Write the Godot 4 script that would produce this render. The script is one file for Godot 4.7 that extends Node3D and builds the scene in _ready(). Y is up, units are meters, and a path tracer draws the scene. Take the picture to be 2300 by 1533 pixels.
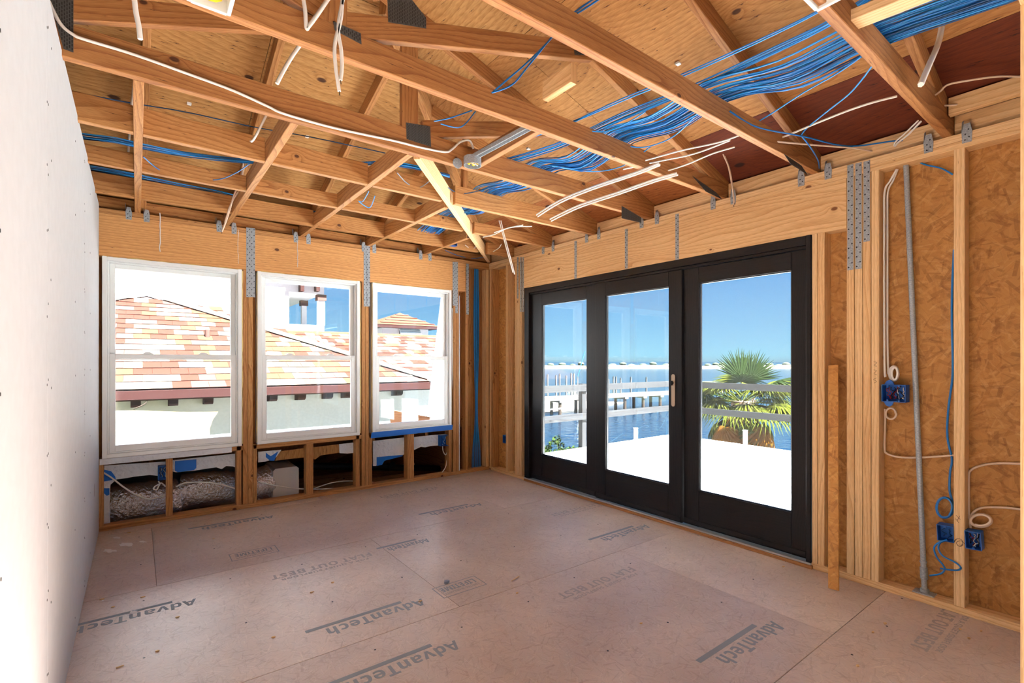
extends Node3D
# An unfinished upstairs room: stud walls, open roof trusses, black patio door to a roof deck by the water.
# Photo pixels are turned into directions with ray(); the distance always comes from the floor, wall, chord or deck a thing touches.

const FPX := 1112.0
const CXP := 1150.0
const HOR := 810.0
const EYE := 1.27
const XR := 3.29      # inner face of the right (east) wall
const ZB := -4.78     # inner face of the back (north) wall
const XL := -0.223    # face of the drywall on the left
const YP := 2.41      # top of the wall plates, underside of the chords
const PITCH := 0.325
const SEA := -4.0

var yaw := atan(843.0 / 1112.0)
var fw := Vector3(sin(yaw), 0, -cos(yaw))
var rt := Vector3(cos(yaw), 0, sin(yaw))
var M := {}
var taken := {}
var rng := RandomNumberGenerator.new()


func ray(x: float, y: float) -> Vector3:
	return fw + rt * ((x - CXP) / FPX) + Vector3.UP * ((HOR - y) / FPX)
func on_x(x: float, y: float, X: float) -> Vector3:
	var d := ray(x, y)
	return d * (X / d.x) + Vector3(0, EYE, 0)
func on_z(x: float, y: float, Z: float) -> Vector3:
	var d := ray(x, y)
	return d * (Z / d.z) + Vector3(0, EYE, 0)
func on_y(x: float, y: float, Y: float) -> Vector3:
	var d := ray(x, y)
	return d * ((Y - EYE) / d.y) + Vector3(0, EYE, 0)
func zr(x: float) -> float:
	return on_x(x, 800, XR).z
func xb(x: float) -> float:
	return on_z(x, 800, ZB).x
func many_x(X: float, a: Array) -> Array:
	return a.map(func(q): return on_x(q[0], q[1], X))
func many_z(Z: float, a: Array) -> Array:
	return a.map(func(q): return on_z(q[0], q[1], Z))
func many_y(Y: float, a: Array) -> Array:
	return a.map(func(q): return on_y(q[0], q[1], Y))


class Geo:
	var v := PackedVector3Array()
	var n := PackedVector3Array()
	var t := PackedVector2Array()
	var i := PackedInt32Array()
	func tri(a: Vector3, b: Vector3, c: Vector3, ta := Vector2.ZERO, tb := Vector2.ZERO, tc := Vector2.ZERO) -> void:
		var nn := (b - a).cross(c - a).normalized()
		var k := v.size()
		v.append_array([a, b, c])
		n.append_array([nn, nn, nn])
		t.append_array([ta, tb, tc])
		i.append_array([k, k + 2, k + 1])
	func quad(a: Vector3, b: Vector3, c: Vector3, d: Vector3, ta := Vector2.ZERO, tb := Vector2.ZERO, tc := Vector2.ZERO, td := Vector2.ZERO) -> void:
		var nn := (b - a).cross(d - a).normalized()
		var k := v.size()
		v.append_array([a, b, c, d])
		n.append_array([nn, nn, nn, nn])
		t.append_array([ta, tb, tc, td])
		i.append_array([k, k + 2, k + 1, k, k + 3, k + 2])
	func done() -> ArrayMesh:
		var a := []
		a.resize(Mesh.ARRAY_MAX)
		a[Mesh.ARRAY_VERTEX] = v
		a[Mesh.ARRAY_NORMAL] = n
		a[Mesh.ARRAY_TEX_UV] = t
		a[Mesh.ARRAY_INDEX] = i
		var m := ArrayMesh.new()
		m.add_surface_from_arrays(Mesh.PRIMITIVE_TRIANGLES, a)
		return m

	# a bar of rectangular section with chamfered edges; p0 and p1 are the middles of its ends, d lies along up
	func bar(p0: Vector3, p1: Vector3, w: float, d: float, up: Vector3, ch := 0.0025, uo := 0.0, vo := 0.0) -> void:
		var ax := (p1 - p0).normalized()
		var L := (p1 - p0).length()
		var dv := (up - ax * up.dot(ax)).normalized()
		var wv := dv.cross(ax)
		var hw := w / 2
		var hd := d / 2
		var c := minf(ch, minf(hw, hd) * 0.45)
		var pts := [Vector2(hw, -hd + c), Vector2(hw, hd - c), Vector2(hw - c, hd), Vector2(-hw + c, hd), Vector2(-hw, hd - c), Vector2(-hw, -hd + c), Vector2(-hw + c, -hd), Vector2(hw - c, -hd)]
		if c < 0.0004:
			pts = [Vector2(hw, -hd), Vector2(hw, hd), Vector2(-hw, hd), Vector2(-hw, -hd)]
		var s := uo
		for k in pts.size():
			var q: Vector2 = pts[k]
			var r: Vector2 = pts[(k + 1) % pts.size()]
			var a: Vector3 = wv * q.x + dv * q.y
			var b: Vector3 = wv * r.x + dv * r.y
			var e := s + q.distance_to(r)
			quad(p0 + a, p0 + b, p1 + b, p1 + a, Vector2(s, vo), Vector2(e, vo), Vector2(e, vo + L), Vector2(s, vo + L))
			s = e
		for end in 2:
			var o: Vector3 = p1 if end == 1 else p0
			for k in range(1, pts.size() - 1):
				var q: Array = [pts[0], pts[k], pts[k + 1]] if end == 1 else [pts[0], pts[k + 1], pts[k]]
				tri(o + wv * q[0].x + dv * q[0].y, o + wv * q[1].x + dv * q[1].y, o + wv * q[2].x + dv * q[2].y,
					Vector2(uo + q[0].x, vo + q[0].y * 0.3), Vector2(uo + q[1].x, vo + q[1].y * 0.3), Vector2(uo + q[2].x, vo + q[2].y * 0.3))

	# an upright box from corner a to corner b, grain along its longest side
	func box(a: Vector3, b: Vector3, ch := 0.0025, uo := 0.0, vo := 0.0) -> void:
		var lo := Vector3(minf(a.x, b.x), minf(a.y, b.y), minf(a.z, b.z))
		var hi := Vector3(maxf(a.x, b.x), maxf(a.y, b.y), maxf(a.z, b.z))
		var s := hi - lo
		var m := (lo + hi) / 2
		if s.x >= s.y and s.x >= s.z:
			bar(Vector3(lo.x, m.y, m.z), Vector3(hi.x, m.y, m.z), s.z, s.y, Vector3.UP, ch, uo, vo)
		elif s.y >= s.z:
			bar(Vector3(m.x, lo.y, m.z), Vector3(m.x, hi.y, m.z), s.x, s.z, Vector3.BACK, ch, uo, vo)
		else:
			bar(Vector3(m.x, m.y, lo.z), Vector3(m.x, m.y, hi.z), s.x, s.y, Vector3.UP, ch, uo, vo)

	func tube(p: Array, r: float, sides := 6, r2 := -1.0, taper := 1.0) -> void:
		var ry := r if r2 < 0 else r2
		var up := Vector3.UP
		var d0: Vector3 = (p[1] - p[0]).normalized()
		if absf(d0.dot(up)) > 0.95:
			up = Vector3.RIGHT
		var a := (up - d0 * up.dot(d0)).normalized()
		var base := v.size()
		var len := 0.0
		for k in p.size():
			var d: Vector3 = (p[mini(k + 1, p.size() - 1)] - p[maxi(k - 1, 0)]).normalized()
			a = (a - d * a.dot(d)).normalized()
			var b := d.cross(a)
			if k > 0:
				len += p[k].distance_to(p[k - 1])
			var f := lerpf(1.0, taper, float(k) / (p.size() - 1))
			for j in sides + 1:
				var w := TAU * j / sides
				v.append(p[k] + (a * cos(w) * r + b * sin(w) * ry) * f)
				n.append((a * cos(w) / r + b * sin(w) / ry).normalized())
				t.append(Vector2(float(j) / sides * TAU * r, len))
		for k in p.size() - 1:
			for j in sides:
				var q := base + k * (sides + 1) + j
				i.append_array([q, q + sides + 1, q + 1, q + 1, q + sides + 1, q + sides + 2])
		for end in 2:
			var k: int = 0 if end == 0 else p.size() - 1
			var first := base + k * (sides + 1)
			for j in range(1, sides - 1):
				var x := v[first]
				var y := v[first + j]
				var z := v[first + j + 1]
				if end == 0:
					tri(x, z, y)
				else:
					tri(x, y, z)

	# a plate cut to an outline: pts in the plane o + x*ux + y*uy, its face towards ux.cross(uy), th thick behind it
	func plate(o: Vector3, ux: Vector3, uy: Vector3, pts: PackedVector2Array, th: float, uo := 0.0, vo := 0.0) -> void:
		if Geometry2D.is_polygon_clockwise(pts):
			pts = pts.duplicate()
			pts.reverse()
		var nn := ux.cross(uy).normalized()
		var off := Vector2(uo, vo)
		var ts := Geometry2D.triangulate_polygon(pts)
		for k in range(0, ts.size(), 3):
			var q: Array = [pts[ts[k]], pts[ts[k + 1]], pts[ts[k + 2]]]
			if (q[1] - q[0]).cross(q[2] - q[0]) < 0:
				q = [q[0], q[2], q[1]]
			var w := q.map(func(e): return o + ux * e.x + uy * e.y)
			tri(w[0], w[1], w[2], q[0] + off, q[1] + off, q[2] + off)
			tri(w[0] - nn * th, w[2] - nn * th, w[1] - nn * th, q[0] + off, q[2] + off, q[1] + off)
		for k in pts.size():
			var e: Vector2 = pts[k]
			var f: Vector2 = pts[(k + 1) % pts.size()]
			var a := o + ux * e.x + uy * e.y
			var b := o + ux * f.x + uy * f.y
			quad(b, a, a - nn * th, b - nn * th, f + off, e + off, e + off + Vector2(th, th), f + off + Vector2(th, th))

	func ball(c: Vector3, r: Vector3, rings := 6, seg := 8) -> void:
		var base := v.size()
		for k in rings + 1:
			var lat := PI * k / rings
			for j in seg + 1:
				var lon := TAU * j / seg
				var d := Vector3(sin(lat) * cos(lon), cos(lat), sin(lat) * sin(lon))
				v.append(c + d * r)
				n.append((d / r).normalized())
				t.append(Vector2(float(j) / seg, float(k) / rings))
		for k in rings:
			for j in seg:
				var q := base + k * (seg + 1) + j
				i.append_array([q, q + seg + 1, q + 1, q + 1, q + seg + 1, q + seg + 2])


func smooth(p: Array, sub := 6) -> Array:
	var out := []
	for k in p.size() - 1:
		var a: Vector3 = p[maxi(k - 1, 0)]
		var b: Vector3 = p[k]
		var c: Vector3 = p[k + 1]
		var d: Vector3 = p[mini(k + 2, p.size() - 1)]
		for s in sub:
			out.append(b.cubic_interpolate(c, a, d, float(s) / sub))
	out.append(p[-1])
	return out


func numbered(called: String) -> String:
	if not taken.has(called):
		taken[called] = 0
		return called
	taken[called] += 1
	return "%s_%03d" % [called, taken[called]]

func tag(o: Node, label: String, category: String, group := "", kind := "") -> void:
	if label:
		o.set_meta("label", label)
	if category:
		o.set_meta("category", category)
	if group:
		o.set_meta("group", group)
	if kind:
		o.set_meta("kind", kind)

func thing(called: String, label: String, category: String, at := Vector3.ZERO, group := "", kind := "") -> Node3D:
	var o := Node3D.new()
	o.name = numbered(called)
	o.position = at
	add_child(o)
	tag(o, label, category, group, kind)
	return o

func setting(called: String, label: String, category: String) -> Node3D:
	return thing(called, label, category, Vector3.ZERO, "", "structure")

# one part: a mesh written in room coordinates under a thing whose own place is taken off again
func part(parent: Node3D, called: String, what, mat: Material, label := "") -> MeshInstance3D:
	var o := MeshInstance3D.new()
	o.name = called
	o.mesh = what.done() if what is Geo else what
	o.material_override = mat
	if parent.get_parent() == self:
		o.position = -parent.position
	parent.add_child(o, true)
	if label:
		o.set_meta("label", label)
	return o

# one thing that is a single mesh
func solid(called: String, what, mat: Material, label: String, category: String, group := "", kind := "") -> MeshInstance3D:
	var o := MeshInstance3D.new()
	o.name = numbered(called)
	o.mesh = what.done() if what is Geo else what
	o.material_override = mat
	add_child(o)
	tag(o, label, category, group, kind)
	return o

# a length of lumber: middle line p0 to p1, w wide, d deep along up; the grain starts at another place on every board
func lumber(parent: Node3D, called: String, p0: Vector3, p1: Vector3, w: float, d: float, up: Vector3, mat: Material) -> MeshInstance3D:
	var g := Geo.new()
	g.bar(p0, p1, w, d, up, 0.0025, rng.randf() * 0.8, rng.randf() * 2.4)
	return part(parent, called, g, mat)

func block(parent: Node3D, called: String, a: Vector3, b: Vector3, mat: Material, ch := 0.0025) -> MeshInstance3D:
	var g := Geo.new()
	g.box(a, b, ch, rng.randf() * 0.8, rng.randf() * 2.4)
	return part(parent, called, g, mat)

func cable(parent: Node3D, called: String, pts: Array, r: float, mat: Material, sub := 6, sides := 6) -> MeshInstance3D:
	var g := Geo.new()
	g.tube(smooth(pts, sub), r, sides)
	return part(parent, called, g, mat)


# ---------------------------------------------------------------- textures and materials

func bytes_image(w: int, h: int, b: PackedByteArray) -> ImageTexture:
	return ImageTexture.create_from_image(Image.create_from_data(w, h, false, Image.FORMAT_RGB8, b))

# sawn softwood: U across the board, V along it; bent growth rings, fibres, a few knots (place, radius in metres, bend) and short dark checks
func wood_texture(w: int, h: int, size: Vector2, light: Color, dark: Color, rings: float, wander: float, knots: Array, knot_color: Color, sd: int, fibre := 0.05, checks := 0) -> ImageTexture:
	var a := FastNoiseLite.new()
	a.seed = sd
	a.frequency = 1.0
	a.fractal_octaves = 2
	var f := FastNoiseLite.new()
	f.seed = sd + 7
	f.frequency = 1.0
	f.fractal_type = FastNoiseLite.FRACTAL_NONE
	var out := PackedByteArray()
	out.resize(w * h * 3)
	var at := 0
	for y in h:
		var v := float(y) / h
		var th := TAU * v
		var cy := cos(th)
		var sy := sin(th)
		var near := knots.filter(func(q): return absf(v - q[1]) * size.y < q[2] * 9.0)
		for x in w:
			var u := float(x) / w
			var bend := a.get_noise_3d(u * 2.2, cy * 0.30, sy * 0.30) * wander
			var k := 0.0
			for q in near:
				var du: float = (u - q[0]) * size.x / q[2]
				var dv: float = (v - q[1]) * size.y / (q[2] * 1.7)
				var e := du * du + dv * dv
				if e < 26.0:
					bend += exp(-e * 0.16) * 0.9 * q[3]
					k = maxf(k, clampf(1.7 - e * 1.2, 0.0, 1.0))
			var g := fposmod(u * rings + bend * 2.2, 1.0)
			var late := g * g * g
			var fine := f.get_noise_3d(u * 150.0, cy * 7.0, sy * 7.0) * fibre
			var c := light.lerp(dark, clampf(late * 0.7 + bend * 0.16 + 0.14, 0.0, 1.0))
			if k > 0:
				c = c.lerp(knot_color, k * 0.9)
			out[at] = int(clampf(c.r + fine, 0.0, 1.0) * 255)
			out[at + 1] = int(clampf(c.g + fine, 0.0, 1.0) * 255)
			out[at + 2] = int(clampf(c.b + fine * 0.8, 0.0, 1.0) * 255)
			at += 3
	var r := RandomNumberGenerator.new()
	r.seed = sd
	for q in checks:
		var x := r.randi() % w
		var y := r.randi() % h
		var wd := 1 + r.randi() % 3
		var ln := r.randi_range(4, 30)
		for j in ln:
			var t := 1.0 - absf(2.0 * j / ln - 1.0)
			for i in maxi(1, int(wd * t + 0.5)):
				var o := (((y + j) % h) * w + (x + i + j / 9) % w) * 3
				for c in 3:
					out[o + c] = int(lerpf(out[o + c], [knot_color.r, knot_color.g, knot_color.b][c] * 255, 0.35 + 0.4 * t))
	return bytes_image(w, h, out)

# pressed strands: many short flakes laid over one another in all directions
func strand_texture(s: int, base: Color, palette: Array, count: int, length: Vector2, width: Vector2, blend: float, sd: int) -> ImageTexture:
	var r := RandomNumberGenerator.new()
	r.seed = sd
	var im := PackedFloat32Array()
	im.resize(s * s * 3)
	for k in s * s:
		im[k * 3] = base.r
		im[k * 3 + 1] = base.g
		im[k * 3 + 2] = base.b
	for q in count:
		var c: Color = palette[r.randi() % palette.size()]
		var sh := r.randf_range(-0.035, 0.035)
		var L := int(r.randf_range(length.x, length.y))
		var W := int(r.randf_range(width.x, width.y))
		var th := r.randf() * PI
		var dx := cos(th)
		var dy := sin(th)
		var ox := r.randf() * s
		var oy := r.randf() * s
		var mixw := blend * r.randf_range(0.5, 1.0)
		for j in W:
			var edge := 0.78 if (j == 0) else 1.0
			var streak := sh + r.randf_range(-0.03, 0.03)
			var skew := int(r.randf() * 6.0)
			for i in range(skew, L):
				var px := int(ox + dx * i - dy * j) & (s - 1)
				var py := int(oy + dy * i + dx * j) & (s - 1)
				var k := (py * s + px) * 3
				im[k] = lerpf(im[k], (c.r + streak) * edge, mixw)
				im[k + 1] = lerpf(im[k + 1], (c.g + streak) * edge, mixw)
				im[k + 2] = lerpf(im[k + 2], (c.b + streak * 0.7) * edge, mixw)
	var out := PackedByteArray()
	out.resize(s * s * 3)
	for k in s * s * 3:
		out[k] = int(clampf(im[k], 0.0, 1.0) * 255)
	return bytes_image(s, s, out)

func noise_texture(s: int, freq: float, sd: int, as_normal := false, strength := 4.0) -> NoiseTexture2D:
	var f := FastNoiseLite.new()
	f.seed = sd
	f.frequency = freq
	var t := NoiseTexture2D.new()
	t.width = s
	t.height = s
	t.seamless = true
	t.noise = f
	t.as_normal_map = as_normal
	t.bump_strength = strength
	return t

func speckle(s: int, freq: float, sd: int, a: Color, b: Color) -> NoiseTexture2D:
	var t := noise_texture(s, freq, sd)
	var g := Gradient.new()
	g.colors = PackedColorArray([a, b])
	t.color_ramp = g
	return t

func mat(called: String, c: Color, rough := 0.8, metal := 0.0) -> StandardMaterial3D:
	var m := StandardMaterial3D.new()
	m.resource_name = called
	m.albedo_color = c
	m.roughness = rough
	m.metallic = metal
	M[called] = m
	return m

func textured(called: String, t: Texture2D, size: Vector2, rough := 0.8, tint := Color.WHITE) -> StandardMaterial3D:
	var m := mat(called, tint, rough)
	m.albedo_texture = t
	m.uv1_scale = Vector3(1.0 / size.x, 1.0 / size.y, 1)
	return m

func world_textured(called: String, t: Texture2D, size: float, rough := 0.8, tint := Color.WHITE, shift := Vector3.ZERO) -> StandardMaterial3D:
	var m := mat(called, tint, rough)
	m.albedo_texture = t
	m.uv1_triplanar = true
	m.uv1_world_triplanar = true
	m.uv1_triplanar_sharpness = 8.0
	m.uv1_scale = Vector3.ONE / size
	m.uv1_offset = shift
	return m

func make_materials() -> void:
	var bs := Vector2(0.4, 2.4)
	var fir := wood_texture(384, 1024, bs, Color(0.90, 0.75, 0.54), Color(0.77, 0.56, 0.34), 15.0, 0.9, [[0.25, 0.18, 0.010, 1.0], [0.7, 0.62, 0.007, -1.0], [0.5, 0.85, 0.006, 1.0]], Color(0.46, 0.27, 0.13), 11, 0.05, 14)
	var fir2 := wood_texture(384, 1024, bs, Color(0.91, 0.77, 0.57), Color(0.80, 0.61, 0.40), 24.0, 0.5, [[0.4, 0.44, 0.008, 1.0], [0.8, 0.15, 0.006, 1.0]], Color(0.5, 0.31, 0.16), 23, 0.05, 10)
	var old := wood_texture(384, 1024, bs, Color(0.83, 0.62, 0.38), Color(0.62, 0.40, 0.20), 17.0, 1.1, [[0.6, 0.3, 0.008, 1.0], [0.2, 0.8, 0.010, 1.0]], Color(0.34, 0.19, 0.10), 37, 0.06, 40)
	var head := wood_texture(384, 1024, bs, Color(0.85, 0.63, 0.39), Color(0.71, 0.47, 0.25), 19.0, 0.8, [[0.3, 0.2, 0.011, 1.0], [0.65, 0.55, 0.008, 1.0]], Color(0.36, 0.20, 0.10), 51, 0.06, 30)
	textured("new_fir", fir, bs, 0.72)
	textured("pale_fir", fir2, bs, 0.72)
	textured("truss_pine", old, bs, 0.7, Color(0.83, 0.77, 0.71))
	textured("honey_pine", old, Vector2(0.44, 2.2), 0.7, Color(0.91, 0.88, 0.85))
	textured("header_pine", head, Vector2(0.42, 2.3), 0.7)
	textured("weathered_pine", old, Vector2(0.4, 2.0), 0.85, Color(0.93, 0.93, 0.95))
	var ply := wood_texture(640, 1280, Vector2(1.22, 2.44), Color(0.84, 0.66, 0.42), Color(0.71, 0.51, 0.29), 36.0, 1.7, [[0.3, 0.2, 0.017, 1.0], [0.42, 0.24, 0.014, 1.0], [0.75, 0.55, 0.016, 1.0], [0.15, 0.7, 0.012, -1.0], [0.6, 0.85, 0.018, 1.0], [0.85, 0.1, 0.012, 1.0], [0.5, 0.42, 0.010, -1.0]], Color(0.30, 0.18, 0.11), 71, 0.06, 420)
	textured("plywood", ply, Vector2(1.22, 2.44), 0.85, Color(0.85, 0.81, 0.75))
	textured("plywood_warm", ply, Vector2(1.22, 2.44), 0.85, Color(0.83, 0.76, 0.68))
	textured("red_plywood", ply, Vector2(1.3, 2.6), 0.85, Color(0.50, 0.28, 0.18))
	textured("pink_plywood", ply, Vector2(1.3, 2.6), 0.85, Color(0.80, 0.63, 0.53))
	textured("rough_board", old, Vector2(0.5, 2.4), 0.9, Color(0.83, 0.77, 0.71))
	var osb := strand_texture(1024, Color(0.72, 0.51, 0.27), [Color(0.76, 0.55, 0.30), Color(0.69, 0.47, 0.24), Color(0.82, 0.63, 0.38), Color(0.62, 0.41, 0.20), Color(0.74, 0.53, 0.27), Color(0.50, 0.31, 0.15)], 4200, Vector2(28, 85), Vector2(4, 16), 0.42, 5)
	world_textured("osb", osb, 1.22, 0.75)
	world_textured("osb_pale", osb, 1.1, 0.75, Color(1.08, 1.06, 1.0), Vector3(0.3, 0.2, 0.4))
	var sub := strand_texture(1024, Color(0.76, 0.69, 0.63), [Color(0.80, 0.73, 0.67), Color(0.72, 0.64, 0.57), Color(0.77, 0.70, 0.64), Color(0.66, 0.58, 0.51), Color(0.82, 0.76, 0.70), Color(0.74, 0.66, 0.60)], 5200, Vector2(18, 60), Vector2(3, 9), 0.42, 9)
	var tints := [Color(1.09, 1.08, 1.08), Color(1.07, 1.06, 1.06), Color(1.1, 1.09, 1.08), Color(1.07, 1.065, 1.06)]
	for k in 4:
		var m := world_textured("subfloor_%d" % k, sub, 1.22, 0.45, tints[k], Vector3(0.23 * k, 0, 0.37 * k))
		m.detail_enabled = true
		m.detail_blend_mode = BaseMaterial3D.BLEND_MODE_MUL
		m.detail_albedo = speckle(512, 0.006, 40 + k, Color(0.86, 0.84, 0.83), Color(1, 1, 1))
		m.detail_uv_layer = BaseMaterial3D.DETAIL_UV_2
		m.uv2_triplanar = true
		m.uv2_world_triplanar = true
		m.uv2_scale = Vector3.ONE / 3.1
	var dry := mat("drywall", Color(0.77, 0.77, 0.768), 0.9)
	dry.albedo_texture = speckle(256, 0.05, 3, Color(0.97, 0.97, 0.97), Color(1, 1, 1))
	dry.uv1_triplanar = true
	mat("vinyl", Color(0.91, 0.92, 0.91), 0.35)
	mat("screw", Color(0.22, 0.21, 0.20), 0.5, 0.6)
	var galv := mat("galvanized", Color(0.74, 0.76, 0.77), 0.5, 0.3)
	galv.albedo_texture = speckle(256, 0.06, 15, Color(0.72, 0.73, 0.74), Color(1, 1, 1))
	galv.uv1_triplanar = true
	galv.uv1_scale = Vector3.ONE * 6
	mat("nail_hole", Color(0.13, 0.12, 0.11), 0.7)
	mat("gang_plate", Color(0.33, 0.33, 0.32), 0.6, 0.35)
	mat("gang_tooth", Color(0.14, 0.13, 0.12), 0.8)
	var blk := textured("black_wood", wood_texture(256, 512, Vector2(0.3, 1.4), Color(0.125, 0.10, 0.095), Color(0.06, 0.05, 0.05), 16.0, 1.2, [], Color.BLACK, 91, 0.02), Vector2(0.3, 1.4), 0.42)
	blk.metallic_specular = 0.4
	var gl := mat("door_glass", Color(0.9, 0.97, 0.97, 0.03), 0.02)
	gl.transparency = BaseMaterial3D.TRANSPARENCY_ALPHA
	mat("gasket", Color(0.05, 0.05, 0.055), 0.6)
	mat("alu", Color(0.75, 0.76, 0.77), 0.35, 0.8)
	mat("brass_plate", Color(0.78, 0.68, 0.58), 0.35, 0.6)
	mat("blue_cable", Color(0.01, 0.43, 0.72), 0.4)
	mat("sky_cable", Color(0.08, 0.55, 0.84), 0.4)
	mat("navy_cable", Color(0.02, 0.28, 0.47), 0.45)
	mat("white_cable", Color(0.90, 0.88, 0.84), 0.5)
	mat("beige_cable", Color(0.86, 0.76, 0.66), 0.5)
	mat("grey_cable", Color(0.50, 0.51, 0.54), 0.5)
	mat("blue_box", Color(0.04, 0.36, 0.68), 0.45)
	mat("box_inside", Color(0.04, 0.36, 0.68), 0.6)
	mat("black_wire", Color(0.05, 0.05, 0.05), 0.5)
	mat("red_wire", Color(0.62, 0.08, 0.09), 0.5)
	mat("white_wire", Color(0.86, 0.85, 0.82), 0.5)
	mat("yellow_nut", Color(0.93, 0.76, 0.10), 0.45)
	mat("blue_tape", Color(0.05, 0.42, 0.80), 0.6)
	var foam := mat("foam", Color(0.86, 0.88, 0.90), 0.6)
	foam.normal_enabled = true
	foam.normal_texture = noise_texture(256, 0.03, 61, true, 6.0)
	foam.uv1_triplanar = true
	foam.uv1_scale = Vector3.ONE * 3
	mat("yellow_foam", Color(0.88, 0.78, 0.52), 0.9)
	var foil := mat("foil", Color(0.94, 0.95, 0.96), 0.2, 0.8)
	foil.normal_enabled = true
	foil.normal_texture = noise_texture(512, 0.03, 64, true, 16.0)
	foil.uv1_triplanar = true
	foil.uv1_scale = Vector3.ONE * 2.2
	mat("duct_wrap", Color(0.42, 0.41, 0.39), 0.6)
	mat("white_wrap", Color(0.84, 0.82, 0.79), 0.7)
	mat("iron_pipe", Color(0.10, 0.10, 0.10), 0.5)
	mat("print", Color(0.52, 0.54, 0.55), 0.75)
	mat("print_faint", Color(0.63, 0.59, 0.56), 0.75)
	mat("ink", Color(0.24, 0.18, 0.13), 0.8)
	mat("plaster_dust", Color(0.86, 0.84, 0.82), 0.9)
	mat("roof_felt", Color(0.30, 0.29, 0.28), 0.9)
	mat("wood_chip", Color(0.83, 0.68, 0.48), 0.9)
	# outdoors
	var st := mat("stucco", Color(0.82, 0.82, 0.81), 0.9)
	st.albedo_texture = speckle(256, 0.05, 81, Color(0.95, 0.95, 0.95), Color(1, 1, 1))
	st.uv1_triplanar = true
	mat("deck_membrane", Color(0.90, 0.91, 0.89), 0.7)
	mat("fascia_brown", Color(0.15, 0.085, 0.075), 0.6)
	mat("tile_red", Color(0.225, 0.125, 0.095), 0.8)
	mat("tile_orange", Color(0.27, 0.175, 0.12), 0.8)
	mat("tile_pink", Color(0.26, 0.18, 0.155), 0.8)
	mat("tile_cream", Color(0.35, 0.315, 0.27), 0.8)
	mat("tile_base", Color(0.225, 0.125, 0.095), 0.9)  # roof deck under the tiles, same colour as the red tile
	mat("sail_cream", Color(0.42, 0.36, 0.23), 0.9)
	mat("shutter_teal", Color(0.05, 0.22, 0.25), 0.6)
	mat("shutter_white", Color(0.86, 0.90, 0.88), 0.6)
	textured("grey_rail", old, Vector2(0.4, 2.4), 0.85, Color(0.85, 0.95, 1.08))
	M["grey_rail"].albedo_texture = wood_texture(128, 512, bs, Color(0.17, 0.17, 0.168), Color(0.11, 0.11, 0.11), 12.0, 0.7, [[0.4, 0.4, 0.012, 1.0]], Color(0.08, 0.078, 0.076), 101, 0.03, 60)
	M["grey_rail"].albedo_color = Color.WHITE
	mat("frond_green", Color(0.085, 0.135, 0.03), 0.55)
	mat("frond_lime", Color(0.185, 0.20, 0.035), 0.55)
	mat("frond_dry", Color(0.36, 0.23, 0.045), 0.75)
	for k in ["frond_green", "frond_lime", "frond_dry"]:
		M[k].backlight_enabled = true
		M[k].backlight = M[k].albedo_color * 0.35
	mat("palm_trunk", Color(0.34, 0.27, 0.20), 0.95)
	mat("shrub_leaf", Color(0.13, 0.18, 0.045), 0.7)
	mat("island_green", Color(0.13, 0.17, 0.09), 0.95)
	mat("island_olive", Color(0.22, 0.22, 0.13), 0.95)
	mat("sand", Color(0.48, 0.45, 0.38), 0.95)
	mat("lawn", Color(0.20, 0.22, 0.12), 0.95)
	mat("white_paint", Color(0.88, 0.88, 0.86), 0.6)
	mat("pier_paint", Color(0.24, 0.24, 0.235), 0.6)
	mat("piling", Color(0.16, 0.135, 0.11), 0.9)
	mat("pier_board", Color(0.27, 0.26, 0.24), 0.85)
	var sea := mat("sea", Color(0.02, 0.085, 0.13), 0.12)
	sea.normal_enabled = true
	sea.normal_scale = 0.6
	sea.normal_texture = noise_texture(512, 0.03, 111, true, 5.0)
	sea.uv1_triplanar = true
	sea.uv1_world_triplanar = true
	sea.uv1_scale = Vector3(0.07, 0.07, 0.07)
	for k in ["frond_green", "frond_lime", "frond_dry", "shrub_leaf", "grey_rail", "pier_paint", "pier_board", "tile_red", "tile_orange", "tile_pink", "tile_cream", "fascia_brown", "piling"]:
		M[k].roughness = 0.95
		M[k].metallic_specular = 0.12


# ---------------------------------------------------------------- the scene

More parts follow.
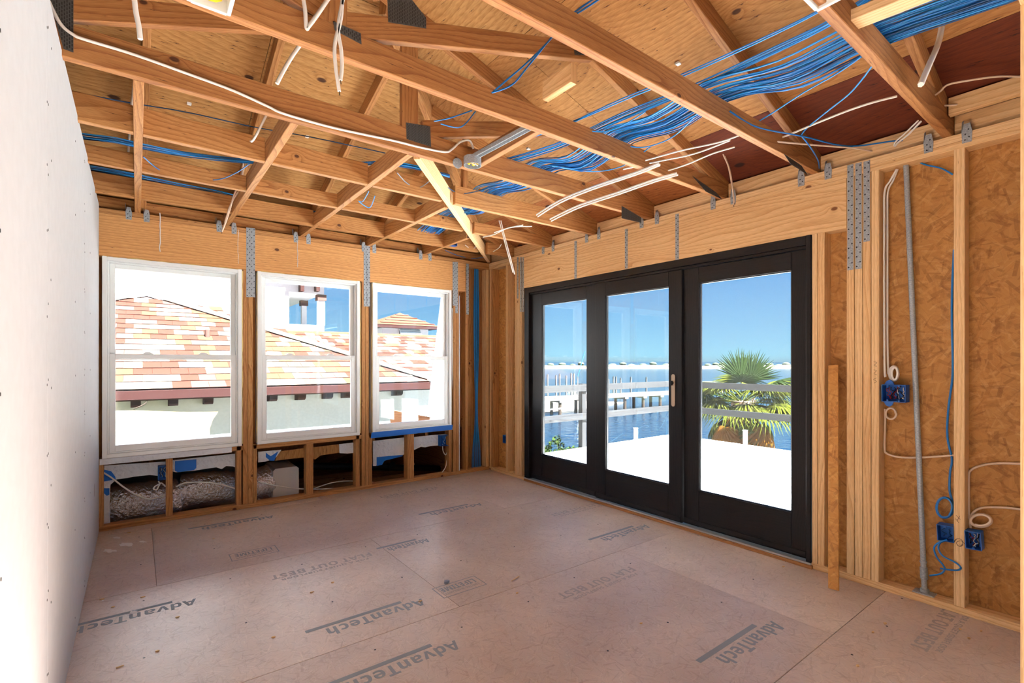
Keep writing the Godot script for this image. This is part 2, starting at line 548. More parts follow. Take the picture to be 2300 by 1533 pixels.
func _ready() -> void:
	rng.seed = 4242
	# camera
	var cam := Camera3D.new()
	cam.name = "camera"
	add_child(cam)
	cam.position = Vector3(0, EYE, 0)
	cam.rotation.y = -yaw
	var near := 0.05
	cam.set_frustum(near * 1533.0 / FPX, Vector2(0, near * (HOR - 766.5) / FPX), near, 2500.0)
	cam.current = true
	# sky, sun, exposure
	var env := Environment.new()
	var sm := ProceduralSkyMaterial.new()
	sm.sky_top_color = Color(0.08, 0.49, 0.88)
	sm.sky_horizon_color = Color(0.60, 0.87, 0.97)
	sm.sky_curve = 0.1
	sm.ground_horizon_color = Color(0.60, 0.72, 0.78)
	sm.ground_bottom_color = Color(0.36, 0.40, 0.40)
	sm.sky_energy_multiplier = SKY_ENERGY
	sm.ground_energy_multiplier = SKY_ENERGY
	sm.sun_angle_max = 4.0
	var sky := Sky.new()
	sky.sky_material = sm
	env.background_mode = Environment.BG_SKY
	env.sky = sky
	env.tonemap_mode = Environment.TONE_MAPPER_LINEAR
	env.tonemap_exposure = EXPOSURE
	env.sdfgi_enabled = true
	env.ssao_enabled = true
	env.ssil_enabled = true
	var we := WorldEnvironment.new()
	we.name = "environment"
	we.environment = env
	add_child(we)
	var sun := DirectionalLight3D.new()
	sun.name = "sun"
	sun.light_color = Color(0.95, 0.97, 1.0)
	sun.light_energy = SUN_ENERGY
	sun.light_angular_distance = 0.6
	sun.shadow_enabled = true
	sun.directional_shadow_max_distance = 120.0
	add_child(sun)
	sun.look_at_from_position(Vector3(0.12, 0.80, 0.59) * 50.0, Vector3.ZERO)

	make_materials()
	build_floor()
	build_left_wall()
	build_right_wall()
	build_back_wall()
	build_front_and_rear()
	build_windows()
	build_door()
	build_roof()
	build_trusses()
	build_crawl_space()
	build_cables()
	build_boxes()
	build_floor_litter()
	build_deck()
	build_neighbour()
	build_waterfront()

const SKY_ENERGY := 0.48
const SUN_ENERGY := 9.0
const EXPOSURE := 5.5


func build_floor() -> void:
	var f := setting("floor", "bare strand board subfloor with printed stamps and dusty seams", "floor")
	# 1.22 m sheets laid across the room, joints as the photograph shows them
	var rows := [[-4.87, -4.655, [-3.0, 1.35, 3.6]], [-4.655, -3.435, [-3.0, 0.09, 2.53, 3.6]], [-3.435, -2.203, [-3.0, -1.1, 1.332, 3.6]], [-2.203, -0.932, [-3.0, 0.14, 2.575, 3.6]], [-0.932, 0.29, [-3.0, 1.33, 3.6]], [0.29, 1.51, [-3.0, 0.1, 2.55, 3.6]], [1.51, 2.73, [-3.0, 1.3, 3.6]], [2.73, 3.95, [-3.0, 0.1, 2.55, 3.6]], [3.95, 4.7, [-3.0, 1.3, 3.6]]]
	var k := 0
	for r in rows:
		for j in r[2].size() - 1:
			var g := Geo.new()
			g.box(Vector3(r[2][j] + 0.0012, -0.022, r[0] + 0.0012), Vector3(r[2][j + 1] - 0.0012, 0, r[1] - 0.0012), 0.0015)
			part(f, "floor_panel", g, M["subfloor_%d" % (k % 4)])
			k += 1
	var s := Geo.new()
	s.box(Vector3(-3, -0.26, -4.87), Vector3(3.6, -0.024, 4.7), 0.0)
	part(f, "floor_joists", s, M["rough_board"])
	# mill stamps, read from the door side
	var font := SystemFont.new()
	font.font_names = PackedStringArray(["Droid Sans"])
	font.font_weight = 700
	var slab := func(a: Vector2, b: Vector2, m: Material):
		var g := Geo.new()
		g.box(Vector3(a.x, 0.0, a.y), Vector3(b.x, 0.0004, b.y), 0.0)
		part(f, "printed_bar", g, m)
	var word := func(txt: String, x: float, z: float, h: float, wide: float, m: Material):
		var t := TextMesh.new()
		t.text = txt
		t.font = font
		t.font_size = 48
		t.depth = 0.0005
		t.pixel_size = 0.001
		t.curve_step = 4.0
		var o := MeshInstance3D.new()
		o.name = "printed_word"
		o.mesh = t
		o.material_override = m
		var box := t.get_aabb().size
		var sx := wide / maxf(box.x, 0.001)
		var sy := h / maxf(box.y, 0.001)
		# letters lie flat with their tops towards the camera, so the words run from right to left
		o.transform = Transform3D(Basis(Vector3(-sx, 0, 0), Vector3(0, 0, sy), Vector3(0, 1, 0)), Vector3(x, 0.0003, z))
		f.add_child(o, true)
	var brand := func(x: float, z: float, m: Material, wide := 0.50):
		word.call("AdvanTech", x + 0.02, z, 0.075, wide, m)
		slab.call(Vector2(x - wide * 0.62, z - 0.075), Vector2(x + wide * 0.34, z - 0.050), m)
	for q in [[0.94, -2.37], [2.20, -1.13], [2.17, -3.67], [2.87, -2.41], [0.62, -4.40], [0.88, -1.92], [-0.02, -3.10]]:
		brand.call(q[0], q[1], M["print"])
	brand.call(1.48, -3.16, M["print"], 0.30)
	for q in [[2.12, -1.97], [0.93, -3.16], [3.02, -3.05], [3.05, -0.66], [2.1, -4.42]]:
		word.call("FLAT OUT BEST", q[0], q[1], 0.062, 0.60, M["print_faint"])
		word.call("FOR A QUIET SUBFLOOR", q[0], q[1] + 0.062, 0.030, 0.52, M["print_faint"])
	for q in [[1.45, -2.42], [0.62, -3.66]]:
		word.call("LIFETIME", q[0], q[1], 0.05, 0.22, M["print"])
		word.call("LIMITED WARRANTY", q[0] + 0.0, q[1] + 0.05, 0.022, 0.22, M["print_faint"])
		for e in [[-0.14, -0.05, 0.14, -0.045], [-0.14, 0.085, 0.14, 0.09], [-0.14, -0.05, -0.135, 0.09], [0.135, -0.05, 0.14, 0.09]]:
			slab.call(Vector2(q[0] + e[0], q[1] + e[1]), Vector2(q[0] + e[2], q[1] + e[3]), M["print"])
	# nail heads along the joists
	var nail := Geo.new()
	nail.tube([Vector3(0, -0.001, 0), Vector3(0, 0.0006, 0)], 0.005, 7)
	var nm := nail.done()
	for zz in 7:
		for xx in 9:
			var o := part(f, "nail_head", nm, M["screw"])
			o.position = Vector3(0.02 + xx * 0.406 + rng.randf_range(-0.01, 0.01), 0, -4.5 + zz * 0.61 + rng.randf_range(-0.04, 0.04))


func build_left_wall() -> void:
	var w := setting("wall_left", "plain white drywall sheets with dark screw heads on the left", "wall")
	var joints := [-4.775, -4.06, -2.84, -1.62, -0.4, 0.82, 2.04, 2.6]
	# the photo shows standing joints near the window wall and beside the camera
	joints = [-4.775, on_x(190, 800, XL).z, on_x(107, 800, XL).z, on_x(107, 800, XL).z + 1.22, on_x(107, 800, XL).z + 2.44, on_x(107, 800, XL).z + 3.66, 4.6]
	for k in joints.size() - 1:
		var g := Geo.new()
		g.box(Vector3(XL - 0.013, 0.008, joints[k] + 0.001), Vector3(XL, 2.43, joints[k + 1] - 0.001), 0.0015)
		part(w, "drywall_sheet", g, M["drywall"])
	var sc := Geo.new()
	sc.tube([Vector3(-0.001, 0, 0), Vector3(0.0008, 0, 0)], 0.0042, 8)
	var smh := sc.done()
	for k in range(1, joints.size() - 1):
		for side in [-0.012, 0.012]:
			for j in 11:
				var o := part(w, "screw_head", smh, M["screw"])
				o.position = Vector3(XL, 0.08 + j * 0.225 + rng.randf_range(-0.03, 0.03), joints[k] + side)
	for zz in [-3.9, -3.0, -2.2, -1.45, -0.95]:
		for j in 7:
			var o := part(w, "screw_head", smh, M["screw"])
			o.position = Vector3(XL, 0.12 + j * 0.36 + rng.randf_range(-0.03, 0.03), zz + rng.randf_range(-0.01, 0.01))
	for zz in [-4.72, -4.3, -3.9, -3.5, -3.1, -2.7, -2.3, -1.9, -1.5, -1.1, -0.7, -0.3, 0.1, 0.5, 0.9, 1.3, 1.7, 2.1, 2.5, 2.9, 3.3, 3.7, 4.1, 4.5]:
		block(w, "stud", Vector3(XL - 0.104, 0.0, zz - 0.019), Vector3(XL - 0.0135, 2.42, zz + 0.019), M["honey_pine"])
	var g2 := Geo.new()
	g2.plate(on_x(212, 1100, XL) + Vector3(0.0004, 0, 0), Vector3(0, 0, -1), Vector3.UP, PackedVector2Array([Vector2(-0.03, -0.04), Vector2(0.03, -0.04), Vector2(0.03, 0.04), Vector2(-0.03, 0.04)]), 0.0005)
	part(w, "printed_note", g2, M["print_faint"])


func strap_mesh(w: float, h: float, rows: int) -> Geo:
	var g := Geo.new()
	g.box(Vector3(-w / 2, 0, 0), Vector3(w / 2, h, 0.0018), 0.0006)
	return g

# a flat nailed strap on a wall; x runs along the wall, out of the wall is along face
func strap(parent: Node3D, at: Vector3, along: Vector3, face: Vector3, w: float, h: float, dots: int) -> void:
	var b := Basis(along, Vector3.UP, face)
	var o := part(parent, "strap_tie", strap_mesh(w, h, dots), M["galvanized"])
	o.transform = Transform3D(b, at)
	var hole := Geo.new()
	hole.tube([Vector3(0, 0, 0.0016), Vector3(0, 0, 0.0026)], 0.0042, 7)
	var hm := hole.done()
	for k in dots:
		for s in [-1, 1]:
			var q := MeshInstance3D.new()
			q.name = "nail_head"
			q.mesh = hm
			q.material_override = M["nail_hole"]
			q.position = Vector3(s * w * 0.27, h * (k + 0.5 + 0.22 * s) / dots, 0)
			o.add_child(q, true)

# hurricane clip folded over a plate
func clip(parent: Node3D, at: Vector3, along: Vector3, face: Vector3) -> void:
	var g := Geo.new()
	g.plate(Vector3(0, 0, 0.002), Vector3.RIGHT, Vector3.UP, PackedVector2Array([Vector2(-0.018, -0.05), Vector2(0.018, -0.05), Vector2(0.02, 0.0), Vector2(0.012, 0.045), Vector2(-0.012, 0.045), Vector2(-0.02, 0.0)]), 0.0018)
	g.plate(Vector3(-0.019, 0.0, 0.002), Vector3(0, 0, -1), Vector3.UP, PackedVector2Array([Vector2(0, 0.0), Vector2(0.06, 0.02), Vector2(0.06, 0.09), Vector2(0.012, 0.06)]), 0.0018)
	var o := part(parent, "hurricane_clip", g, M["galvanized"])
	o.transform = Transform3D(Basis(along, Vector3.UP, face), at)
	for e in [[-0.007, -0.036], [0.008, -0.024], [-0.006, -0.008], [0.006, 0.014]]:
		var h := Geo.new()
		h.tube([Vector3(e[0], e[1], 0.0018), Vector3(e[0], e[1], 0.003)], 0.0035, 6)
		var q := MeshInstance3D.new()
		q.name = "nail_head"
		q.mesh = h.done()
		q.material_override = M["nail_hole"]
		o.add_child(q, true)


func build_right_wall() -> void:
	var w := setting("wall_right", "framed stud wall with strand board sheathing around the patio door", "wall")
	var d := 0.089
	var zl := zr(1178)
	var zdr := zr(1822)
	block(w, "bottom_plate", Vector3(XR, 0, zdr + 0.002), Vector3(XR + d, 0.038, 4.6), M["new_fir"])
	block(w, "bottom_plate", Vector3(XR, 0, ZB), Vector3(XR + d, 0.038, zl - 0.002), M["new_fir"])
	block(w, "top_plate", Vector3(XR, YP - 0.076, ZB), Vector3(XR + d, YP - 0.0385, 4.6), M["new_fir"])
	block(w, "top_plate", Vector3(XR, YP - 0.038, ZB - 0.09), Vector3(XR + d, YP, 4.6), M["pale_fir"])
	block(w, "header_beam", Vector3(XR, 2.042, zl - 0.012), Vector3(XR + d, YP - 0.0765, zr(1901)), M["new_fir"])
	var stud := func(z0: float, z1: float, y0: float, y1: float, m: Material):
		block(w, "stud", Vector3(XR, y0, z0), Vector3(XR + d, y1, z1), m)
	var top := YP - 0.0765
	stud.call(ZB + 0.002, ZB + 0.04, 0.0385, top, M["new_fir"])
	stud.call(ZB + 0.0405, ZB + 0.078, 0.0385, top, M["honey_pine"])
	stud.call(zr(1136), zr(1136) + 0.038, 0.0385, top, M["new_fir"])
	var p := zr(1156)
	for k in 3:
		stud.call(p + k * 0.0405, p + k * 0.0405 + 0.038, 0.0385, top if k < 2 else 2.0415, M["new_fir"] if k != 1 else M["pale_fir"])
	stud.call(zdr + 0.004, zdr + 0.034, 0.0385, 2.0415, M["pale_fir"])
	stud.call(zdr + 0.036, zdr + 0.074, 0.0385, 2.0415, M["new_fir"])
	var e := [1901.0, 1919.5, 1937.5, 1956.5, 1975.0]
	for k in 4:
		stud.call(zr(e[k]) + 0.001, zr(e[k + 1]) - 0.0015, 0.0385, top, [M["new_fir"], M["pale_fir"], M["new_fir"], M["pale_fir"]][k])
	stud.call(zr(2142), zr(2167), 0.0385, top, M["pale_fir"])
	for z in [-0.235, 0.17, 0.58, 2.2, 2.6, 3.0, 3.4, 3.8, 4.2]:
		stud.call(z, z + 0.038, 0.0385, top, M["new_fir"])
	# sheathing behind the studs
	var os := func(z0: float, z1: float, y0: float, y1: float, m: Material):
		var g := Geo.new()
		g.box(Vector3(XR + d + 0.001, y0, z0), Vector3(XR + d + 0.012, y1, z1), 0.0)
		part(w, "sheathing_panel", g, m)
	os.call(ZB - 0.1, zl, -0.3, 2.6, M["osb_pale"])
	os.call(zl + 0.001, zdr + 0.03, 2.043, 2.6, M["osb"])
	os.call(zl + 0.001, zdr + 0.03, -0.3, -0.024, M["osb"])
	os.call(zdr + 0.031, -0.005, -0.3, 2.6, M["osb"])
	os.call(-0.004, 0.6, -0.3, 2.6, M["osb_pale"])
	os.call(0.601, 2.2, -0.3, 0.35, M["osb_pale"])
	os.call(0.601, 2.2, 2.05, 2.6, M["osb_pale"])
	os.call(2.201, 4.7, -0.3, 2.6, M["osb_pale"])
	# nailed straps
	var al := Vector3(0, 0, 1)
	var fc := Vector3(-1, 0, 0)
	for k in 3:
		var z: float = (zr(e[k]) + zr(e[k + 1])) / 2
		var y1: float = on_x(1910, 370, XR).y - k * 0.002
		var y0: float = on_x(1910 if k < 2 else 1947, 606 if k < 2 else 542, XR).y
		strap(w, Vector3(XR - 0.0005, y0, z), al, fc, 0.031, y1 - y0, 11 if k < 2 else 9)
	for q in [[1293, 541, 627], [1407, 514, 603], [1521, 480, 588]]:
		var a := on_x(q[0], q[1], XR)
		var b := on_x(q[0], q[2], XR)
		strap(w, Vector3(XR - 0.0005, b.y, a.z), al, fc, 0.03, a.y - b.y, 8)
	for q in [[1163, 577, 670], [1170, 577, 700], [1175, 577, 700]]:
		var a := on_x(q[0], q[1], XR)
		var b := on_x(q[0], q[2], XR)
		strap(w, Vector3(XR - 0.0005, b.y, a.z), al, fc, 0.026, a.y - b.y, 7)
	# clips that tie each truss to the plate
	for z in [-0.67, -1.29, -1.88, -2.51, -3.13, -3.74]:
		for s in [-0.075, 0.075]:
			clip(w, Vector3(XR - 0.0005, YP - 0.005, z + s), al, fc)
	# blocking between the truss heels
	var zs := [-4.86, -4.37, -3.74, -3.13, -2.51, -1.88, -1.29, -0.67, -0.05, 0.56, 1.17, 1.78, 2.39, 3.0, 3.6, 4.2, 4.7]
	for k in zs.size() - 1:
		block(w, "eave_block", Vector3(XR + 0.035, YP + 0.001, zs[k] + 0.021), Vector3(XR + 0.073, YP + 0.107, zs[k + 1] - 0.021), M["new_fir"] if k % 2 else M["pale_fir"])
	block(w, "backing_board", Vector3(XR - 0.10, YP + 0.07, -0.645), Vector3(XR - 0.062, YP + 0.155, -0.07), M["new_fir"])
	# jotted marks on two studs
	var mark := func(px: float, py: float, txt: Array):
		for q in txt:
			cable(w, "pencil_mark", many_x(XR - 0.0006, q.map(func(c): return [px + c[0], py + c[1]])), 0.0007, M["ink"], 3, 4)
	mark.call(1966, 812, [[[-4, 0], [4, 2], [-3, 8], [4, 10]], [[-4, 18], [3, 20], [-3, 26], [4, 30]], [[3, 36], [-4, 40], [3, 44], [-3, 48]]])
	mark.call(2152, 1162, [[[-5, -6], [5, 4]], [[-3, 8], [4, -4]], [[-6, 2], [2, 12]]])


func build_back_wall() -> void:
	var w := setting("wall_back", "framed window wall with wide header and open stud bays below", "wall")
	var d := 0.089
	var z0 := ZB - d
	var zb := func(a: float, b: float, y0: float, y1: float, m: Material, nm := "stud"):
		block(w, nm, Vector3(a, y0, z0), Vector3(b, y1, ZB), m)
	zb.call(-0.32, XR - 0.002, 2.372, YP, M["honey_pine"], "top_plate")
	zb.call(-0.32, xb(1047), 2.052, 2.3715, M["header_pine"], "header_beam")
	zb.call(xb(1047) + 0.002, XR - 0.002, 2.334, 2.3715, M["honey_pine"], "top_plate")
	zb.call(-0.32, XR - 0.002, 0.0, 0.038, M["weathered_pine"], "bottom_plate")
	var full := 2.0515
	var hp: Material = M["honey_pine"]
	var wp: Material = M["weathered_pine"]
	# packs between the windows
	zb.call(-0.262, XL + 0.026, 0.0385, 0.502, wp)
	zb.call(xb(373), xb(388), 0.0385, 0.502, hp, "cripple_stud")
	zb.call(xb(531), xb(531) + 0.038, 0.0385, 0.54, hp, "cripple_stud")
	zb.call(0.7265, 0.7635, 0.0385, full, hp)
	zb.call(0.7655, 0.8035, 0.0385, full, wp)
	zb.call(0.8055, 0.835, 0.0385, 0.54, wp, "cripple_stud")
	zb.call(xb(688), xb(704), 0.0385, 0.502, hp, "cripple_stud")
	zb.call(1.708, 1.746, 0.0385, 0.54, hp, "cripple_stud")
	zb.call(1.766, 1.802, 0.0385, full, hp)
	zb.call(1.8035, 1.838, 0.0385, full, wp)
	zb.call(1.8395, 1.872, 0.0385, 0.54, hp, "cripple_stud")
	zb.call(xb(915), xb(930), 0.0385, 0.502, hp, "cripple_stud")
	zb.call(2.747, 2.785, 0.0385, 0.54, hp, "cripple_stud")
	zb.call(2.806, 2.842, 0.0385, full, hp)
	zb.call(2.8435, 2.878, 0.0385, full, hp)
	zb.call(2.962, 3.0, 0.0385, 2.333, hp)
	zb.call(3.245, 3.286, 0.0385, 2.333, M["new_fir"])
	# rough sills
	zb.call(-0.24, 0.7255, 0.503, 0.541, hp, "rough_sill")
	zb.call(0.8045, 1.7645, 0.503, 0.541, wp, "rough_sill")
	zb.call(1.8385, 2.805, 0.503, 0.541, wp, "rough_sill")
	# outer sheathing beside the windows and under the plates
	var os := func(a: float, b: float, y0: float, y1: float):
		var g := Geo.new()
		g.box(Vector3(a, y0, z0 - 0.013), Vector3(b, y1, z0 - 0.001), 0.0)
		part(w, "sheathing_panel", g, M["rough_board"])
	os.call(-3.0, xb(228), -0.3, 2.62)
	os.call(xb(228), 2.79, 2.06, 2.62)
	os.call(0.715, 0.845, 0.52, 2.06)
	os.call(1.74, 1.876, 0.52, 2.06)
	os.call(2.784, 3.39, 0.52, 2.62)
	os.call(3.0, 3.39, -0.3, 0.52)
	# eave filler between plate and roof
	for k in 6:
		var xs := [-3.0, 0.005, 0.605, 1.21, 1.84, 2.46, 3.3]
		block(w, "eave_block", Vector3(xs[k] + 0.021, YP + 0.001, z0 + 0.005), Vector3(xs[k + 1] - 0.021, YP + 0.10, z0 + 0.043), M["rough_board"])
	var al := Vector3(1, 0, 0)
	var fc := Vector3(0, 0, 1)
	for q in [[558, 511, 667], [568, 512, 667], [820.5, 551, 688], [827, 552, 688], [1019.5, 588, 686], [1025.5, 588, 703], [1050, 592, 706]]:
		var a := on_z(q[0], q[1], ZB)
		var b := on_z(q[0], q[2], ZB)
		strap(w, Vector3(a.x, b.y, ZB + 0.0005), al, fc, 0.034, a.y - b.y, 12)
	for x in [0.007, 0.605, 1.21, 1.84, 2.46]:
		for s in [-0.055, 0.055]:
			clip(w, Vector3(x + s, YP - 0.012, ZB + 0.0005), al, fc)
	# foam squeezed out around the windows
	for q in [[-0.2, 0.715, 2.05], [0.84, 1.745, 2.05], [1.875, 2.78, 2.05]]:
		var pts := []
		for k in 24:
			pts.append(Vector3(lerpf(q[0], q[1], k / 23.0), q[2] + rng.randf_range(-0.006, 0.004), ZB + 0.001))
		cable(w, "foam_bead", pts, 0.005, M["yellow_foam"], 2, 5)
	for x in [0.721, 0.838, 1.752, 1.8735]:
		var pts := []
		for k in 26:
			pts.append(Vector3(x + rng.randf_range(-0.003, 0.003), lerpf(0.56, 2.04, k / 25.0), ZB - 0.004))
		cable(w, "foam_bead", pts, 0.006, M["yellow_foam"], 2, 5)
	# plaster drips on the header
	for q in [[359, 478, 565, 0.004], [535, 515, 592, 0.002], [668, 540, 600, 0.003]]:
		var pts := []
		for k in 10:
			pts.append(on_z(q[0] + rng.randf_range(-1, 1), lerpf(q[1], q[2], k / 9.0), ZB + 0.0005))
		cable(w, "plaster_drip", pts, q[3], M["plaster_dust"], 2, 5)


func build_front_and_rear() -> void:
	# the photograph is taken from an opening in a framed partition; its jamb stud shows at the right
	var f := setting("wall_front", "framed partition with an opening and a pale jamb stud", "wall")
	var z0 := -0.262
	var z1 := -0.172
	var xj := on_z(2291.5, 800, z0).x
	block(f, "jamb_stud", Vector3(xj, 0.0, z0), Vector3(xj + 0.038, 2.333, z1), M["pale_fir"])
	for x in [xj + 0.04, 2.3, 2.7, 3.1]:
		block(f, "stud", Vector3(x, 0.0385, z0), Vector3(x + 0.038, 2.333, z1), M["new_fir"])
	block(f, "bottom_plate", Vector3(xj + 0.04, 0.0, z0), Vector3(XR - 0.002, 0.038, z1), M["new_fir"])
	block(f, "top_plate", Vector3(XL + 0.002, YP - 0.076, z0), Vector3(XR - 0.002, YP, z1), M["new_fir"])
	# end of the next room behind the camera
	var r := setting("wall_rear", "painted end wall of the next room behind the camera", "wall")
	block(r, "wall_panel", Vector3(-3.1, -0.3, 4.6), Vector3(3.4, 6.0, 4.72), M["drywall"], 0.0)
	var s := setting("wall_far", "painted wall beyond the drywall partition", "wall")
	block(s, "wall_panel", Vector3(-3.12, -0.3, -5.0), Vector3(-3.0, 6.0, 4.72), M["drywall"], 0.0)


# ---------------------------------------------------------------- windows and patio door

func ring(g: Geo, x0: float, x1: float, y0: float, y1: float, w: float, za: float, zb2: float, low := -1.0) -> void:
	var lw := w if low < 0 else low
	g.box(Vector3(x0, y0, za), Vector3(x0 + w, y1, zb2), 0.003)
	g.box(Vector3(x1 - w, y0, za), Vector3(x1, y1, zb2), 0.003)
	g.box(Vector3(x0 + w, y1 - w, za), Vector3(x1 - w, y1, zb2), 0.003)
	g.box(Vector3(x0 + w, y0, za), Vector3(x1 - w, y0 + lw, zb2), 0.003)

func build_windows() -> void:
	var spec := [[1, xb(229), xb(543), "white single-hung window beside the drywall, cream awning outside"], [2, xb(578), xb(808), "white single-hung window in the middle of the window wall"], [3, xb(836.5), xb(1014), "white single-hung window with blue tape along its sill"]]
	for s in spec:
		var w := setting("window_%d" % s[0], s[3], "window")
		var x0: float = s[1]
		var x1: float = s[2]
		var y0 := 0.542
		var y1 := 2.051
		var g := Geo.new()
		ring(g, x0, x1, y0, y1, 0.030, ZB - 0.10, ZB + 0.006)
		ring(g, x0 + 0.030, x1 - 0.030, y0 + 0.030, y1 - 0.030, 0.012, ZB - 0.10, ZB - 0.012)
		part(w, "frame", g, M["vinyl"])
		var u := Geo.new()
		ring(u, x0 + 0.042, x1 - 0.042, 1.278, y1 - 0.042, 0.034, ZB - 0.088, ZB - 0.056)
		part(w, "upper_sash", u, M["vinyl"])
		var l := Geo.new()
		ring(l, x0 + 0.042, x1 - 0.042, y0 + 0.042, 1.322, 0.036, ZB - 0.052, ZB - 0.014, 0.046)
		var ls := part(w, "lower_sash", l, M["vinyl"])
		for q in [[1.31, y1 - 0.074, -0.072], [y0 + 0.086, 1.288, -0.034]]:
			var p := Geo.new()
			p.box(Vector3(x0 + 0.074, q[0], ZB + q[2] - 0.002), Vector3(x1 - 0.074, q[1], ZB + q[2] + 0.002), 0.0)
			part(w, "pane", p, M["door_glass"])
		for k in 2:
			var xx := lerpf(x0, x1, 0.3 + 0.4 * k)
			var c := Geo.new()
			c.plate(Vector3(xx, 1.322, ZB - 0.02), Vector3.RIGHT, Vector3.UP, PackedVector2Array([Vector2(-0.035, 0), Vector2(0.035, 0), Vector2(0.012, 0.016), Vector2(-0.018, 0.016)]), 0.02)
			part(ls, "sash_lock", c, M["vinyl"])
	# unseen window added to bring in more deck light, on the patio door side
	var e := setting("window_4", "unseen white fixed window added in the next room for light from the deck", "window")
	var g2 := Geo.new()
	for q in [[0.35, 0.42], [1.98, 2.05]]:
		g2.box(Vector3(XR + 0.02, q[0], 0.601), Vector3(XR + 0.1, q[1], 2.199), 0.003)
	for z in [[0.601, 0.67], [2.13, 2.199]]:
		g2.box(Vector3(XR + 0.02, 0.42, z[0]), Vector3(XR + 0.1, 1.98, z[1]), 0.003)
	part(e, "frame", g2, M["vinyl"])
	var p2 := Geo.new()
	p2.box(Vector3(XR + 0.058, 0.42, 0.67), Vector3(XR + 0.062, 1.98, 2.13), 0.0)
	part(e, "pane", p2, M["door_glass"])
	# painted stool under the first window, tape under the third
	var st := setting("trim_1", "pale grey painted stool board under the window beside the drywall", "trim")
	block(st, "stool_board", Vector3(xb(224), 0.497, ZB + 0.001), Vector3(xb(520), 0.541, ZB + 0.016), M["foam"])
	var t := Geo.new()
	t.plate(Vector3(0, 0, ZB + 0.0085), Vector3.RIGHT, Vector3.UP, PackedVector2Array([Vector2(xb(832), 0.5), Vector2(xb(1015), 0.508), Vector2(xb(1016), 0.562), Vector2(xb(834), 0.558)]), 0.0015)
	solid("tape_strip", t, M["blue_tape"], "long strip of blue painter's tape along a window sill", "tape")


